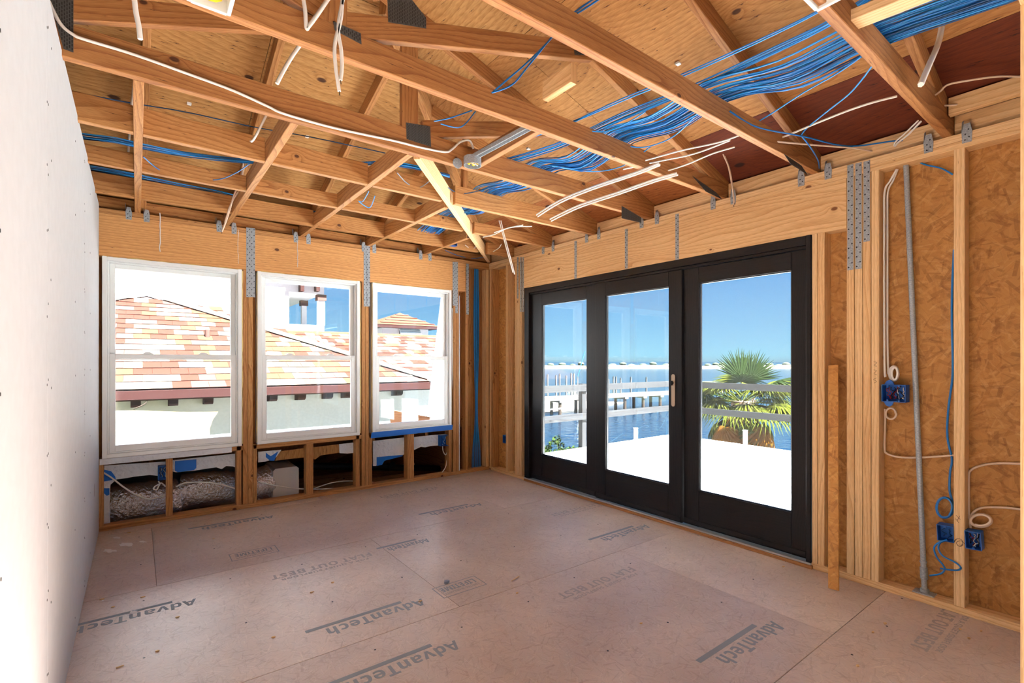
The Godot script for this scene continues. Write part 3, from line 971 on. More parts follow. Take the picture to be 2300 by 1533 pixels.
func build_door() -> void:
	var d := setting("door_1", "black stained three-panel patio door opening on the roof deck", "door")
	var zl := zr(1178)
	var zd := zr(1822)
	var bw: Material = M["black_wood"]
	var jamb := Geo.new()
	jamb.box(Vector3(XR - 0.004, 0.03, zl + 0.002), Vector3(XR + 0.12, 2.0415, zl + 0.075), 0.003)
	jamb.box(Vector3(XR - 0.004, 0.03, zd - 0.03), Vector3(XR + 0.12, 2.0415, zd), 0.003)
	jamb.box(Vector3(XR - 0.004, 1.985, zl + 0.075), Vector3(XR + 0.12, 2.0415, zd - 0.03), 0.003)
	jamb.box(Vector3(XR + 0.012, 1.965, zl + 0.075), Vector3(XR + 0.12, 1.985, zd - 0.03), 0.003)
	part(d, "frame", jamb, bw)
	var sill := Geo.new()
	sill.box(Vector3(XR - 0.012, 0.022, zl), Vector3(XR + 0.13, 0.034, zd), 0.002)
	part(d, "threshold", sill, M["alu"])
	block(d, "sill_board", Vector3(XR - 0.018, 0.0, zl + 0.01), Vector3(XR + 0.089, 0.0215, zd + 0.01), M["truss_pine"])
	var panels := [[zl + 0.077, zr(1334), zr(1212), zr(1312), 0.028], [zr(1336), zr(1530), zr(1358), zr(1500), 0.008], [zr(1530) + 0.003, zd - 0.032, zr(1565), zr(1772), 0.028]]
	for k in 3:
		var q: Array = panels[k]
		var x0: float = XR + q[4]
		var x1: float = x0 + 0.045
		var p := Node3D.new()
		p.name = "door_panel"
		d.add_child(p, true)
		var add := func(nm: String, a: Vector3, b: Vector3):
			block(p, nm, a, b, bw, 0.003)
		add.call("stile", Vector3(x0, 0.04, q[0]), Vector3(x1, 1.963, q[2]))
		add.call("stile", Vector3(x0, 0.04, q[3]), Vector3(x1, 1.963, q[1]))
		add.call("top_rail", Vector3(x0, 1.846, q[2] + 0.0005), Vector3(x1, 1.963, q[3] - 0.0005))
		add.call("bottom_rail", Vector3(x0, 0.04, q[2] + 0.0005), Vector3(x1, 0.304, q[3] - 0.0005))
		add.call("base_strip", Vector3(x0 - 0.007, 0.052, q[0] + 0.01), Vector3(x0 - 0.0005, 0.085, q[1] - 0.01))
		var gk := Geo.new()
		for e in [[q[2], q[2] + 0.006], [q[3] - 0.006, q[3]]]:
			gk.box(Vector3(x0 + 0.012, 0.304, e[0]), Vector3(x0 + 0.034, 1.846, e[1]), 0.0)
		for y in [0.304, 1.840]:
			gk.box(Vector3(x0 + 0.012, y, q[2] + 0.006), Vector3(x0 + 0.034, y + 0.006, q[3] - 0.006), 0.0)
		part(p, "spacer_bar", gk, M["gasket"])
		var gl := Geo.new()
		gl.box(Vector3(x0 + 0.021, 0.31, q[2] + 0.006), Vector3(x0 + 0.025, 1.84, q[3] - 0.006), 0.0)
		part(p, "pane", gl, M["door_glass"])
		if k == 1:
			var z := zr(1511.5)
			var y0 := on_x(1511, 912, x0).y
			var y1 := on_x(1511, 840, x0).y
			var g := Geo.new()
			var pts := PackedVector2Array([Vector2(-0.016, y0 + 0.012), Vector2(-0.008, y0), Vector2(0.008, y0), Vector2(0.016, y0 + 0.012), Vector2(0.016, y1 - 0.012), Vector2(0.008, y1), Vector2(-0.008, y1), Vector2(-0.016, y1 - 0.012)])
			g.plate(Vector3(x0 - 0.003, 0, z), Vector3(0, 0, 1), Vector3.UP, pts, -0.004)
			var pl := part(p, "handle_plate", g, M["brass_plate"], "brass handle plate without a handle")
			var hz := Geo.new()
			hz.tube([Vector3(x0 - 0.0025, y0 + 0.05, z), Vector3(x0 - 0.0045, y0 + 0.05, z)], 0.007, 10)
			hz.tube([Vector3(x0 - 0.0025, y0 + 0.013, z), Vector3(x0 - 0.0042, y0 + 0.013, z)], 0.003, 6)
			hz.tube([Vector3(x0 - 0.0025, y1 - 0.013, z), Vector3(x0 - 0.0042, y1 - 0.013, z)], 0.003, 6)
			part(pl, "screw_hole", hz, M["black_wire"])
			var th := Geo.new()
			th.bar(Vector3(x0 - 0.016, y1 - 0.085, z - 0.006), Vector3(x0 - 0.016, y1 - 0.05, z - 0.006), 0.009, 0.02, Vector3.RIGHT, 0.003)
			th.tube([Vector3(x0 - 0.003, y1 - 0.068, z), Vector3(x0 - 0.018, y1 - 0.068, z)], 0.006, 8)
			part(pl, "thumb_turn", th, M["gasket"])


# ---------------------------------------------------------------- roof

func y_north(z: float) -> float:
	return 2.455 + PITCH * (z - ZB)
func y_east(x: float) -> float:
	return 2.455 + PITCH * (XR - x)
func hip_x(z: float) -> float:
	return XR - (z - ZB)

func rect_poly(x0: float, z0: float, x1: float, z1: float) -> PackedVector2Array:
	return PackedVector2Array([Vector2(x0, z0), Vector2(x1, z0), Vector2(x1, z1), Vector2(x0, z1)])

func build_roof() -> void:
	var c := setting("ceiling", "open underside of the roof, plywood sheets above the rafters", "ceiling")
	var rise := 0.094
	var north := PackedVector2Array([Vector2(-3.05, -5.25), Vector2(hip_x(-5.25), -5.25), Vector2(-3.05, ZB + XR + 3.05)])
	var east := PackedVector2Array([Vector2(3.76, -5.25), Vector2(3.76, 4.72), Vector2(-3.05, 4.72), Vector2(-3.05, ZB + XR + 3.05)])
	var nrm_n := Vector3(0, 1, -PITCH).normalized()
	# north slope: grain runs east and west
	var rows := [-5.25, -4.97, -3.81, -2.65, -1.49, -0.33, 0.83, 2.0]
	for k in rows.size() - 1:
		var x := -3.05 + (0.0 if k % 2 else -1.22)
		while x < 4.0:
			var sheet := PackedVector2Array([Vector2(x + 0.0015, rows[k] + 0.0015), Vector2(x + 2.4385, rows[k] + 0.0015), Vector2(x + 2.4385, rows[k + 1] - 0.0015), Vector2(x + 0.0015, rows[k + 1] - 0.0015)])
			for poly in Geometry2D.intersect_polygons(sheet, north):
				if poly.size() < 3:
					continue
				var g := Geo.new()
				var sw := PackedVector2Array()
				for e in poly:
					sw.append(Vector2(e.y, e.x))
				g.plate(Vector3(0, y_north(0) + rise, 0) + nrm_n * 0.015, Vector3(0, PITCH, 1), Vector3.RIGHT, sw, 0.015, rng.randf(), rng.randf() * 2)
				part(c, "plywood_sheet", g, M["plywood_warm"] if (k + int(x + 10)) % 2 else M["plywood"])
			x += 2.44
	# two unseen skylights, added to brighten the room with sun around the camera
	var added_openings := [[0.42, 1.50, 0.70, 2.65], [1.76, 2.84, 2.65, 3.65]]
	var added_skylight_rim := []
	var zc := [-9.0, 0.70, 2.65, 3.65, 9.0]
	var xc := [-9.0, 0.42, 1.50, 1.76, 2.84, 9.0]
	for i in zc.size() - 1:
		for j in xc.size() - 1:
			var mx: float = (xc[j] + xc[j + 1]) / 2
			var mz: float = (zc[i] + zc[i + 1]) / 2
			if not added_openings.any(func(o): return mx > o[0] and mx < o[1] and mz > o[2] and mz < o[3]):
				if i == 0 or i == 3:
					if j == 0:
						added_skylight_rim.append(rect_poly(-9, zc[i], 9, zc[i + 1]))
				else:
					added_skylight_rim.append(rect_poly(xc[j], zc[i], xc[j + 1], zc[i + 1]))
	for k in 2:
		var o: Array = added_openings[k]
		var sky := setting("window_%d" % (5 + k), ["wide unseen skylight added to the next room for extra sun", "narrow unseen skylight added beside the wide one for extra sun"][k], "window")
		var curb := Geo.new()
		for x in [o[0], o[1]]:
			curb.bar(Vector3(x, y_east(x) + 0.17, o[2]), Vector3(x, y_east(x) + 0.17, o[3]), 0.04, 0.16, Vector3.UP, 0.002)
		for z in [o[2], o[3]]:
			curb.bar(Vector3(o[0], y_east(o[0]) + 0.17, z), Vector3(o[1], y_east(o[1]) + 0.17, z), 0.04, 0.16, Vector3.UP, 0.002)
		part(sky, "frame", curb, M["white_paint"])
		var sgl := Geo.new()
		sgl.bar(Vector3(o[0], y_east(o[0]) + 0.25, (o[2] + o[3]) / 2), Vector3(o[1], y_east(o[1]) + 0.25, (o[2] + o[3]) / 2), o[3] - o[2], 0.005, Vector3.UP, 0.0)
		part(sky, "pane", sgl, M["door_glass"])
	# east slope: grain runs north and south, the lowest course is older and redder
	var cols := [3.76, 2.86, 1.70, 0.54, -0.62, -1.78, -3.05]
	for k in cols.size() - 1:
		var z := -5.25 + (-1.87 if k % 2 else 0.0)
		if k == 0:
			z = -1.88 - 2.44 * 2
		while z < 4.7:
			var sheet := PackedVector2Array([Vector2(cols[k + 1] + 0.0015, z + 0.0015), Vector2(cols[k] - 0.0015, z + 0.0015), Vector2(cols[k] - 0.0015, z + 2.4385), Vector2(cols[k + 1] + 0.0015, z + 2.4385)])
			var pieces := []
			for poly in Geometry2D.intersect_polygons(sheet, east):
				for around in added_skylight_rim:
					pieces.append_array(Geometry2D.intersect_polygons(poly, around))
			for poly in pieces:
				if poly.size() < 3:
					continue
				var g := Geo.new()
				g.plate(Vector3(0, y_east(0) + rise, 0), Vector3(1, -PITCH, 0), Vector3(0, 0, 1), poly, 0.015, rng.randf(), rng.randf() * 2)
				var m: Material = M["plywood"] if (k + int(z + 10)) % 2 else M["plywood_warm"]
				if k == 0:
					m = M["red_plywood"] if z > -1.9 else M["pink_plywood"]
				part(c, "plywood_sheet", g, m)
			z += 2.44
	# roof covering over the sheets, open only at the added skylights
	var cover := Geo.new()
	for around in added_skylight_rim:
		for poly in Geometry2D.intersect_polygons(PackedVector2Array([Vector2(3.78, -5.27), Vector2(3.78, 4.74), Vector2(-3.1, 4.74), Vector2(-3.1, ZB + XR + 3.1)]), around):
			cover.plate(Vector3(0, y_east(0) + rise + 0.020, 0), Vector3(1, -PITCH, 0), Vector3(0, 0, 1), poly, 0.02)
	var cov2 := PackedVector2Array([Vector2(-5.27, -3.1), Vector2(-5.27, 3.78), Vector2(ZB + XR + 3.1, -3.1)])
	cover.plate(Vector3(0, y_north(0) + rise, 0) + nrm_n * 0.042, Vector3(0, PITCH, 1), Vector3.RIGHT, cov2, 0.02)
	part(c, "roof_covering", cover, M["roof_felt"])
	# fascia and a little soffit close the overhang
	var f := setting("trim_2", "white fascia board and soffit along the eaves", "trim")
	block(f, "fascia_board", Vector3(3.76, 2.30, -5.25), Vector3(3.79, 2.46, 4.75), M["white_paint"])
	block(f, "soffit", Vector3(XR + 0.103, 2.30, -5.24), Vector3(3.759, 2.315, 4.75), M["white_paint"], 0.0)
	block(f, "fascia_board", Vector3(-3.1, 2.30, -5.28), Vector3(3.76, 2.46, -5.25), M["white_paint"])
	block(f, "soffit", Vector3(-3.1, 2.30, -5.249), Vector3(XR + 0.10, 2.315, ZB - 0.104), M["white_paint"], 0.0)
	# small white clips between the sheets
	for q in [[425, 232], [690, 306], [860, 352]]:
		var r := ray(q[0], q[1])
		var t := (y_north(0) + rise - EYE) / (r.y - r.z * PITCH)
		var p := r * t + Vector3(0, EYE, 0)
		block(c, "panel_clip", p + Vector3(-0.012, -0.008, -0.012), p + Vector3(0.012, 0.003, 0.012), M["white_paint"])
	for q in [[1523, 142], [1323, 255], [1187, 333]]:
		var r := ray(q[0], q[1])
		var t := (y_east(0) + rise - EYE) / (r.y + r.x * PITCH)
		var p := r * t + Vector3(0, EYE, 0)
		block(c, "panel_clip", p + Vector3(-0.012, -0.008, -0.012), p + Vector3(0.012, 0.003, 0.012), M["white_paint"])


# a toothed metal plate pressed over a joint, outline given as photo points on the truss face
func gang(parent: Node3D, z: float, corners: Array) -> void:
	var o := on_z(corners[0][0], corners[0][1], z)
	var pts := PackedVector2Array()
	for c in corners:
		var p := on_z(c[0], c[1], z)
		pts.append(Vector2(p.x - o.x, p.y - o.y))
	var g := Geo.new()
	g.plate(o + Vector3(0, 0, 0.0015), Vector3.RIGHT, Vector3.UP, pts, 0.0015)
	var q := part(parent, "gang_nail_plate", g, M["gang_plate"])
	var s := Geo.new()
	var lo := pts[0]
	var hi := pts[0]
	for p in pts:
		lo = Vector2(minf(lo.x, p.x), minf(lo.y, p.y))
		hi = Vector2(maxf(hi.x, p.x), maxf(hi.y, p.y))
	var x := lo.x + 0.005
	var col := 0
	while x < hi.x - 0.003:
		var y := lo.y + 0.006 + (0.007 if col % 2 else 0.0)
		while y < hi.y - 0.012:
			if Geometry2D.is_point_in_polygon(Vector2(x, y), pts) and Geometry2D.is_point_in_polygon(Vector2(x + 0.003, y + 0.011), pts):
				s.quad(o + Vector3(x, y, 0.0019), o + Vector3(x + 0.0035, y, 0.0019), o + Vector3(x + 0.0035, y + 0.0105, 0.0019), o + Vector3(x, y + 0.0105, 0.0019))
			y += 0.0145
		x += 0.0072
		col += 1
	if s.v.size():
		var o2 := part(q, "tooth_slots", s, M["gang_tooth"])
		o2.set_meta("kind", "stuff")

func build_trusses() -> void:
	var tp: Material = M["truss_pine"]
	var hp: Material = M["honey_pine"]
	var up := Vector3.UP
	var names := ["nearest the partition, next to the white fixture box", "third from the hip girder, carrying the blue cable bundle", "crossed by hanging white cables, next to the hip girder", "hip girder with white cable stapled along its face"]
	var labels := ["timber roof truss next to the framed partition, dark red sheathing above", "timber roof truss between two rows of blue cables, long knotty chord", "timber roof truss crossed by twisted white cables, tall post and sloping web", "timber hip girder truss with a white cable stapled along its bottom chord"]
	var zs := [-0.67, -1.29, -1.88, -2.51]
	var dep := [0.105, 0.105, 0.108, 0.130]
	for k in 4:
		var z: float = zs[k]
		var t := thing("roof_truss", labels[k], "truss", Vector3(XR, YP, z), "trusses across the room")
		var x0 := -1.3
		lumber(t, "bottom_chord", Vector3(x0, YP + dep[k] / 2, z), Vector3(XR + 0.032, YP + dep[k] / 2, z), 0.038, dep[k], up, tp)
		var hx := hip_x(z)
		var nv := Vector3(PITCH, 1, 0).normalized() * 0.0445
		lumber(t, "top_chord", Vector3(3.72, y_east(3.72), z) + nv, Vector3(hx, y_east(hx), z) + nv, 0.036, 0.089, up, tp if k % 2 else hp)
		if hx > x0:
			lumber(t, "flat_top_chord", Vector3(x0, y_east(hx) + 0.04, z), Vector3(hx - 0.02, y_east(hx) + 0.04, z), 0.037, 0.089, up, tp)
		if k == 2:
			lumber(t, "post", Vector3(0.590, YP + dep[k], z), Vector3(0.590, y_east(0.59) - 0.02, z), 0.087, 0.036, Vector3.BACK, tp)
			lumber(t, "web", Vector3(0.60, 2.53, z), Vector3(1.99, 2.945, z), 0.035, 0.091, up, tp)
			lumber(t, "web", Vector3(0.57, 2.55, z), Vector3(-1.2, 3.05, z), 0.035, 0.091, up, tp)
			gang(t, z + 0.0195, [[748, 48], [810, 75], [812, 100], [752, 68]])
			gang(t, z + 0.0195, [[870, 0], [925, 0], [957, 40], [957, 64], [872, 50]])
			gang(t, z + 0.0195, [[1289, 112], [1316, 112], [1316, 124], [1291, 123]])
			gang(t, z + 0.0195, [[1585, 430], [1555, 395], [1608, 432], [1622, 448]])
		if k == 3:
			lumber(t, "post", Vector3(1.192, YP + dep[k] - 0.03, z), Vector3(1.192, y_east(1.19) - 0.01, z), 0.095, 0.036, Vector3.BACK, tp)
			lumber(t, "web", Vector3(1.28, 2.565, z), Vector3(2.34, 2.86, z), 0.035, 0.091, up, tp)
			lumber(t, "web", Vector3(-0.42, 2.53, z), Vector3(1.15, 3.055, z), 0.035, 0.091, up, tp)
			gang(t, z + 0.0195, [[912, 275], [966, 284], [968, 330], [913, 312]])
			gang(t, z + 0.0195, [[110, 0], [165, 0], [165, 118], [143, 110]])
			gang(t, z + 0.0195, [[1396, 462], [1440, 488], [1440, 500], [1396, 490]])
		if k == 1:
			gang(t, z + 0.0195, [[1775, 368], [1760, 345], [1800, 372], [1813, 392]])
	# jack trusses on the east side, between the hip and the plate
	var je := [[-3.13, 0.135, 1.842, "short jack truss landing on the plate over the left door panel"], [-3.74, 0.10, 2.402, "short jack truss next to the corner, white cables crossing it"], [-4.37, 0.12, 2.972, "shortest jack truss tight in the corner of the ceiling"]]
	for q in je:
		var z: float = q[0]
		var t := thing("jack_truss", q[3], "truss", Vector3(XR, YP, z), "jack trusses on the door side")
		lumber(t, "bottom_chord", Vector3(q[2], YP + q[1] / 2, z), Vector3(XR + 0.032, YP + q[1] / 2, z), 0.038, q[1], up, hp)
		var hx := hip_x(z)
		var nv := Vector3(PITCH, 1, 0).normalized() * 0.0445
		lumber(t, "top_chord", Vector3(3.72, y_east(3.72), z) + nv, Vector3(hx, y_east(hx), z) + nv, 0.036, 0.089, up, hp)
		if z > -3.5:
			lumber(t, "post", Vector3(1.93, YP + q[1], z), Vector3(1.93, y_east(1.93), z), 0.04, 0.036, Vector3.BACK, tp)
	# jack trusses on the window side
	var jn := [[0.006, -2.53, "narrow jack truss nearest the drywall, clipped to the window wall"], [0.605, -2.53, "jack truss with twisted white cable hanging at its wall end"], [1.21, -2.53, "jack truss that meets the hip board at the girder"], [1.84, -3.235, "jack truss cut against the hip board above the third window"], [2.46, -3.92, "shortest window-side jack truss beside the small blue box"]]
	for q in jn:
		var x: float = q[0]
		var t := thing("jack_truss", q[2], "truss", Vector3(x, YP, ZB), "jack trusses on the window side")
		lumber(t, "bottom_chord", Vector3(x, YP + 0.055, ZB - 0.083), Vector3(x, YP + 0.055, q[1]), 0.038, 0.11, up, hp)
		var xr := x + 0.036
		var ze := minf(-2.55, ZB + (XR - xr))
		var nv := Vector3(0, 1, -PITCH).normalized() * 0.0445
		lumber(t, "top_chord", Vector3(xr, y_north(-5.2), -5.2) + nv, Vector3(xr, y_north(ze), ze) + nv, 0.036, 0.089, up, hp)
	# hip: bottom board and rafter on the diagonal
	var h := thing("hip_truss", "pale hip board running diagonally to the corner of the ceiling", "truss", Vector3(XR, YP, ZB))
	lumber(h, "bottom_chord", Vector3(1.262, YP + 0.0535, -2.556), Vector3(3.25, YP + 0.0535, -4.735), 0.038, 0.107, up, M["pale_fir"])
	var a := Vector3(3.62, y_east(3.62) + 0.01, ZB + XR - 3.62)
	var b := Vector3(1.06, y_east(1.06) + 0.01, ZB + XR - 1.06)
	lumber(h, "hip_rafter", a, b, 0.038, 0.12, up, hp)
	lumber(h, "hip_rafter", b + Vector3(-0.05, 0.018, 0.05), Vector3(-0.4, y_east(-0.4) + 0.01, ZB + XR + 0.4), 0.038, 0.12, up, hp)
	# blocking boards cut between the window-side jacks
	var rowsb := [[-3.13, 0.135, [[-1.3, -0.014], [0.026, 0.585], [0.625, 1.190], [1.230, 1.735]], "upper"], [-3.74, 0.10, [[-1.3, -0.014], [0.026, 0.585], [0.625, 1.190], [1.230, 1.820], [1.860, 2.285]], "middle"], [-4.37, 0.135, [[-1.3, -0.014], [0.026, 0.585], [0.625, 1.190], [1.230, 1.820], [1.860, 2.440], [2.480, 2.855]], "lower"]]
	var says := {"upper": "blocking board by the hip girder ", "middle": "blocking board of the middle row ", "lower": "blocking board along the window wall "}
	var spots := ["beside the drywall", "between the first and second jack truss from the drywall", "between the second and third jack truss", "between the third and fourth jack truss", "between the fourth and fifth jack truss", "between the last jack truss and the hip board"]
	for r in rowsb:
		for j in r[2].size():
			var e: Array = r[2][j]
			var g := Geo.new()
			g.bar(Vector3(e[0], YP + r[1] / 2, r[0]), Vector3(e[1], YP + r[1] / 2, r[0]), 0.038, r[1], up, 0.0025, rng.randf() * 0.8, rng.randf() * 2.4)
			solid("blocking_board", g, M["honey_pine"], says[r[3]] + (spots[j] if j < r[2].size() - 1 else spots[5]), "blocking", "blocking boards of the %s row" % r[3])
	# braces around the fixture box
	var g1 := Geo.new()
	g1.box(Vector3(1.60, YP + 0.012, -2.485), Vector3(1.638, YP + 0.10, -1.905), 0.0025)
	solid("brace_board", g1, M["truss_pine"], "short board between two trusses beside the metal fixture bar", "board")
	var g2 := Geo.new()
	g2.box(Vector3(1.60, 2.56, -1.86), Vector3(1.638, 2.65, -1.66), 0.0025)
	var bl := solid("brace_board", g2, M["new_fir"], "cut board end with dark end grain above the truss", "board")
	# nailer running between two trusses at the top right
	var g3 := Geo.new()
	g3.bar(on_y(1916, 45, YP + 0.045), on_y(2140, -45, YP + 0.045), 0.075, 0.038, up, 0.0025)
	solid("nailer_board", g3, M["pale_fir"], "pale board nailed flat between trusses under the blue bundle", "board")


# ---------------------------------------------------------------- the low attic seen through the open bays

func build_crawl_space() -> void:
	var c := setting("attic", "dark low attic behind the open stud bays", "attic")
	var zf := ZB - 0.103
	block(c, "attic_floor", Vector3(-0.6, -0.34, zf - 2.3), Vector3(3.1, -0.30, zf), M["rough_board"], 0.0)
	var s := Geo.new()
	s.bar(Vector3(1.25, 0.535, zf + 0.01), Vector3(1.25, -0.16, zf - 2.3), 3.75, 0.03, Vector3.UP, 0.0)
	part(c, "attic_sheathing", s, M["plywood_warm"])
	block(c, "attic_end", Vector3(-0.63, -0.34, zf - 2.3), Vector3(-0.6, 0.52, zf), M["weathered_pine"], 0.0)
	block(c, "attic_end", Vector3(3.1, -0.34, zf - 2.3), Vector3(3.13, 0.52, zf), M["rough_board"], 0.0)
	for x in [0.1, 0.71, 1.32, 1.93, 2.54]:
		var r := Geo.new()
		r.bar(Vector3(x, 0.475, zf - 0.02), Vector3(x, -0.215, zf - 2.28), 0.038, 0.09, Vector3.UP)
		part(c, "attic_rafter", r, M["weathered_pine"])
	for z in [-0.5, -1.0, -1.5]:
		block(c, "attic_joist", Vector3(-0.6, -0.30, zf + z), Vector3(3.1, -0.16, zf + z + 0.038), M["weathered_pine"])
	block(c, "attic_end", Vector3(-0.63, -0.34, zf - 2.33), Vector3(3.13, 0.0, zf - 2.3), M["rough_board"], 0.0)
	lumber(c, "attic_ledger", Vector3(-0.55, 0.36, zf - 0.30), Vector3(3.08, 0.36, zf - 0.30), 0.02, 0.05, Vector3.UP, M["truss_pine"])
	# insulated ducts
	var duct := func(label: String, p: Array, r: float, m: Material, nm: String):
		var g := Geo.new()
		var pts := smooth(p, 10)
		g.tube(pts, r, 28)
		# slack folds of the jacket
		for k in g.v.size():
			var q := g.v[k]
			var w := sin(q.x * 58.0 + sin(q.y * 31.0) * 2.0) * 0.004 + sin(q.x * 131.0 + q.y * 60.0) * 0.002
			g.v[k] = q + g.n[k] * w
		return solid(nm, g, m, label, "duct")
	duct.call("crinkled silver foil duct in the bay beside the drywall", [Vector3(-0.23, 0.10, zf - 0.26), Vector3(0.0, 0.095, zf - 0.25), Vector3(0.20, 0.09, zf - 0.25), Vector3(0.27, 0.09, zf - 0.26)], 0.168, M["foil"], "foil_duct")
	duct.call("grey wrapped duct lying behind the foil duct", [Vector3(-0.5, 0.24, zf - 0.72), Vector3(0.2, 0.23, zf - 0.72), Vector3(0.9, 0.20, zf - 0.74)], 0.16, M["duct_wrap"], "wrapped_duct")
	duct.call("sagging silver foil duct in the second open bay", [Vector3(0.315, 0.13, zf - 0.27), Vector3(0.45, 0.135, zf - 0.25), Vector3(0.62, 0.12, zf - 0.26), Vector3(0.70, 0.10, zf - 0.29), Vector3(0.75, 0.09, zf - 0.31)], 0.155, M["foil"], "foil_duct")
	duct.call("crumpled foil duct elbow entering a white wrapped box", [Vector3(0.80, 0.10, zf - 0.24), Vector3(0.90, 0.11, zf - 0.25), Vector3(0.995, 0.12, zf - 0.27)], 0.16, M["foil"], "foil_duct")
	var wb := Geo.new()
	wb.box(Vector3(1.01, -0.06, zf - 0.5), Vector3(1.235, 0.265, zf - 0.12), 0.02)
	solid("wrapped_plenum", wb, M["white_wrap"], "white wrapped duct box behind the middle window's bay", "duct")
	var ip := Geo.new()
	ip.tube([on_z(590, 1045, zf - 0.75), on_z(760, 1047, zf - 0.75), on_z(1010, 1052, zf - 0.75)], 0.038, 12)
	var pipe := solid("drain_pipe", ip, M["iron_pipe"], "black drain pipe crossing the attic behind the bays", "pipe")
	for x in [669, 878]:
		var col := Geo.new()
		var p := on_z(x, 1047, zf - 0.75)
		col.tube([p - Vector3(0.04, 0, 0), p + Vector3(0.04, 0, 0)], 0.047, 12)
		part(pipe, "coupling", col, M["iron_pipe"])
	# ragged foam boards and tape at the top of each bay
	var board := func(label: String, px: Array, m: Material, z: float, nm := "foam_board", cat := "insulation"):
		var pts := PackedVector2Array()
		for q in px:
			var p := on_z(q[0], q[1], z)
			pts.append(Vector2(p.x, p.y))
		var g := Geo.new()
		g.plate(Vector3(0, 0, z), Vector3.RIGHT, Vector3.UP, pts, 0.012 if nm == "foam_board" else 0.0012)
		return solid(nm, g, m, label, cat)
	var zf2 := ZB - 0.070
	board.call("white foam board with a ragged lower edge beside the drywall", [[234, 1045], [374, 1036], [374, 1074], [355, 1068], [336, 1066], [300, 1070], [285, 1073], [262, 1076], [248, 1088], [246, 1130], [248, 1185], [236, 1192], [231, 1192]], M["foam"], zf2)
	board.call("white foam board with blue tape in the second bay", [[388, 1033], [532, 1018], [532, 1052], [524, 1047], [508, 1046], [498, 1053], [486, 1049], [470, 1051], [440, 1056], [395, 1060], [388, 1058]], M["foam"], zf2)
	board.call("broken white foam board with a V of blue tape", [[580, 1014], [632, 1010], [622, 1024], [616, 1030], [596, 1036], [580, 1038]], M["foam"], zf2)
	board.call("bare plywood strip with rounded notch above the open bay", [[628, 1013], [690, 1005], [690, 1026], [660, 1029], [618, 1034]], M["plywood"], zf2 - 0.012, "plywood_strip", "board")
	board.call("bare plywood strip beside the white patch over the bay", [[703, 1004], [762, 997], [762, 1016], [720, 1022], [708, 1031], [703, 1030]], M["plywood"], zf2 - 0.012, "plywood_strip", "board")
	board.call("small white foam patch at the end of the bay", [[762, 997], [799, 993], [799, 1016], [780, 1018], [763, 1017]], M["foam"], zf2)
	board.call("large white foam board with tape along its torn edge", [[838, 990], [908, 982], [908, 1020], [896, 1024], [868, 1028], [850, 1034], [845, 1046], [838, 1046]], M["foam"], zf2)
	board.call("white foam board with a ragged edge behind the blue box", [[930, 981], [1012, 973], [1012, 998], [985, 1000], [968, 1001], [955, 1004], [945, 1003], [930, 1010]], M["foam"], zf2)
	var zt := zf2 + 0.0015
	board.call("blue tape patch beside the drywall and its foam", [[234, 1054], [250, 1058], [259, 1070], [260, 1076], [232, 1081]], M["blue_tape"], zt, "tape_patch", "tape")
	board.call("small smeared blue tape patch low on the foam", [[232, 1096], [246, 1096], [246, 1110], [240, 1113], [232, 1106]], M["blue_tape"], zt, "tape_patch", "tape")
	board.call("square blue tape patch over the second bay", [[393, 1035], [441, 1031], [441, 1050], [436, 1055], [400, 1060], [393, 1057]], M["blue_tape"], zt, "tape_patch", "tape")
	board.call("V-shaped blue tape on the broken foam", [[597, 1016], [608, 1024], [625, 1013], [616, 1034], [606, 1034], [597, 1026]], M["blue_tape"], zt, "tape_patch", "tape")
	board.call("torn blue tape along the lower edge of the foam board", [[846, 1026], [905, 1021], [904, 1024], [880, 1030], [864, 1034], [858, 1043], [846, 1046]], M["blue_tape"], zt, "tape_patch", "tape")


# ---------------------------------------------------------------- cables

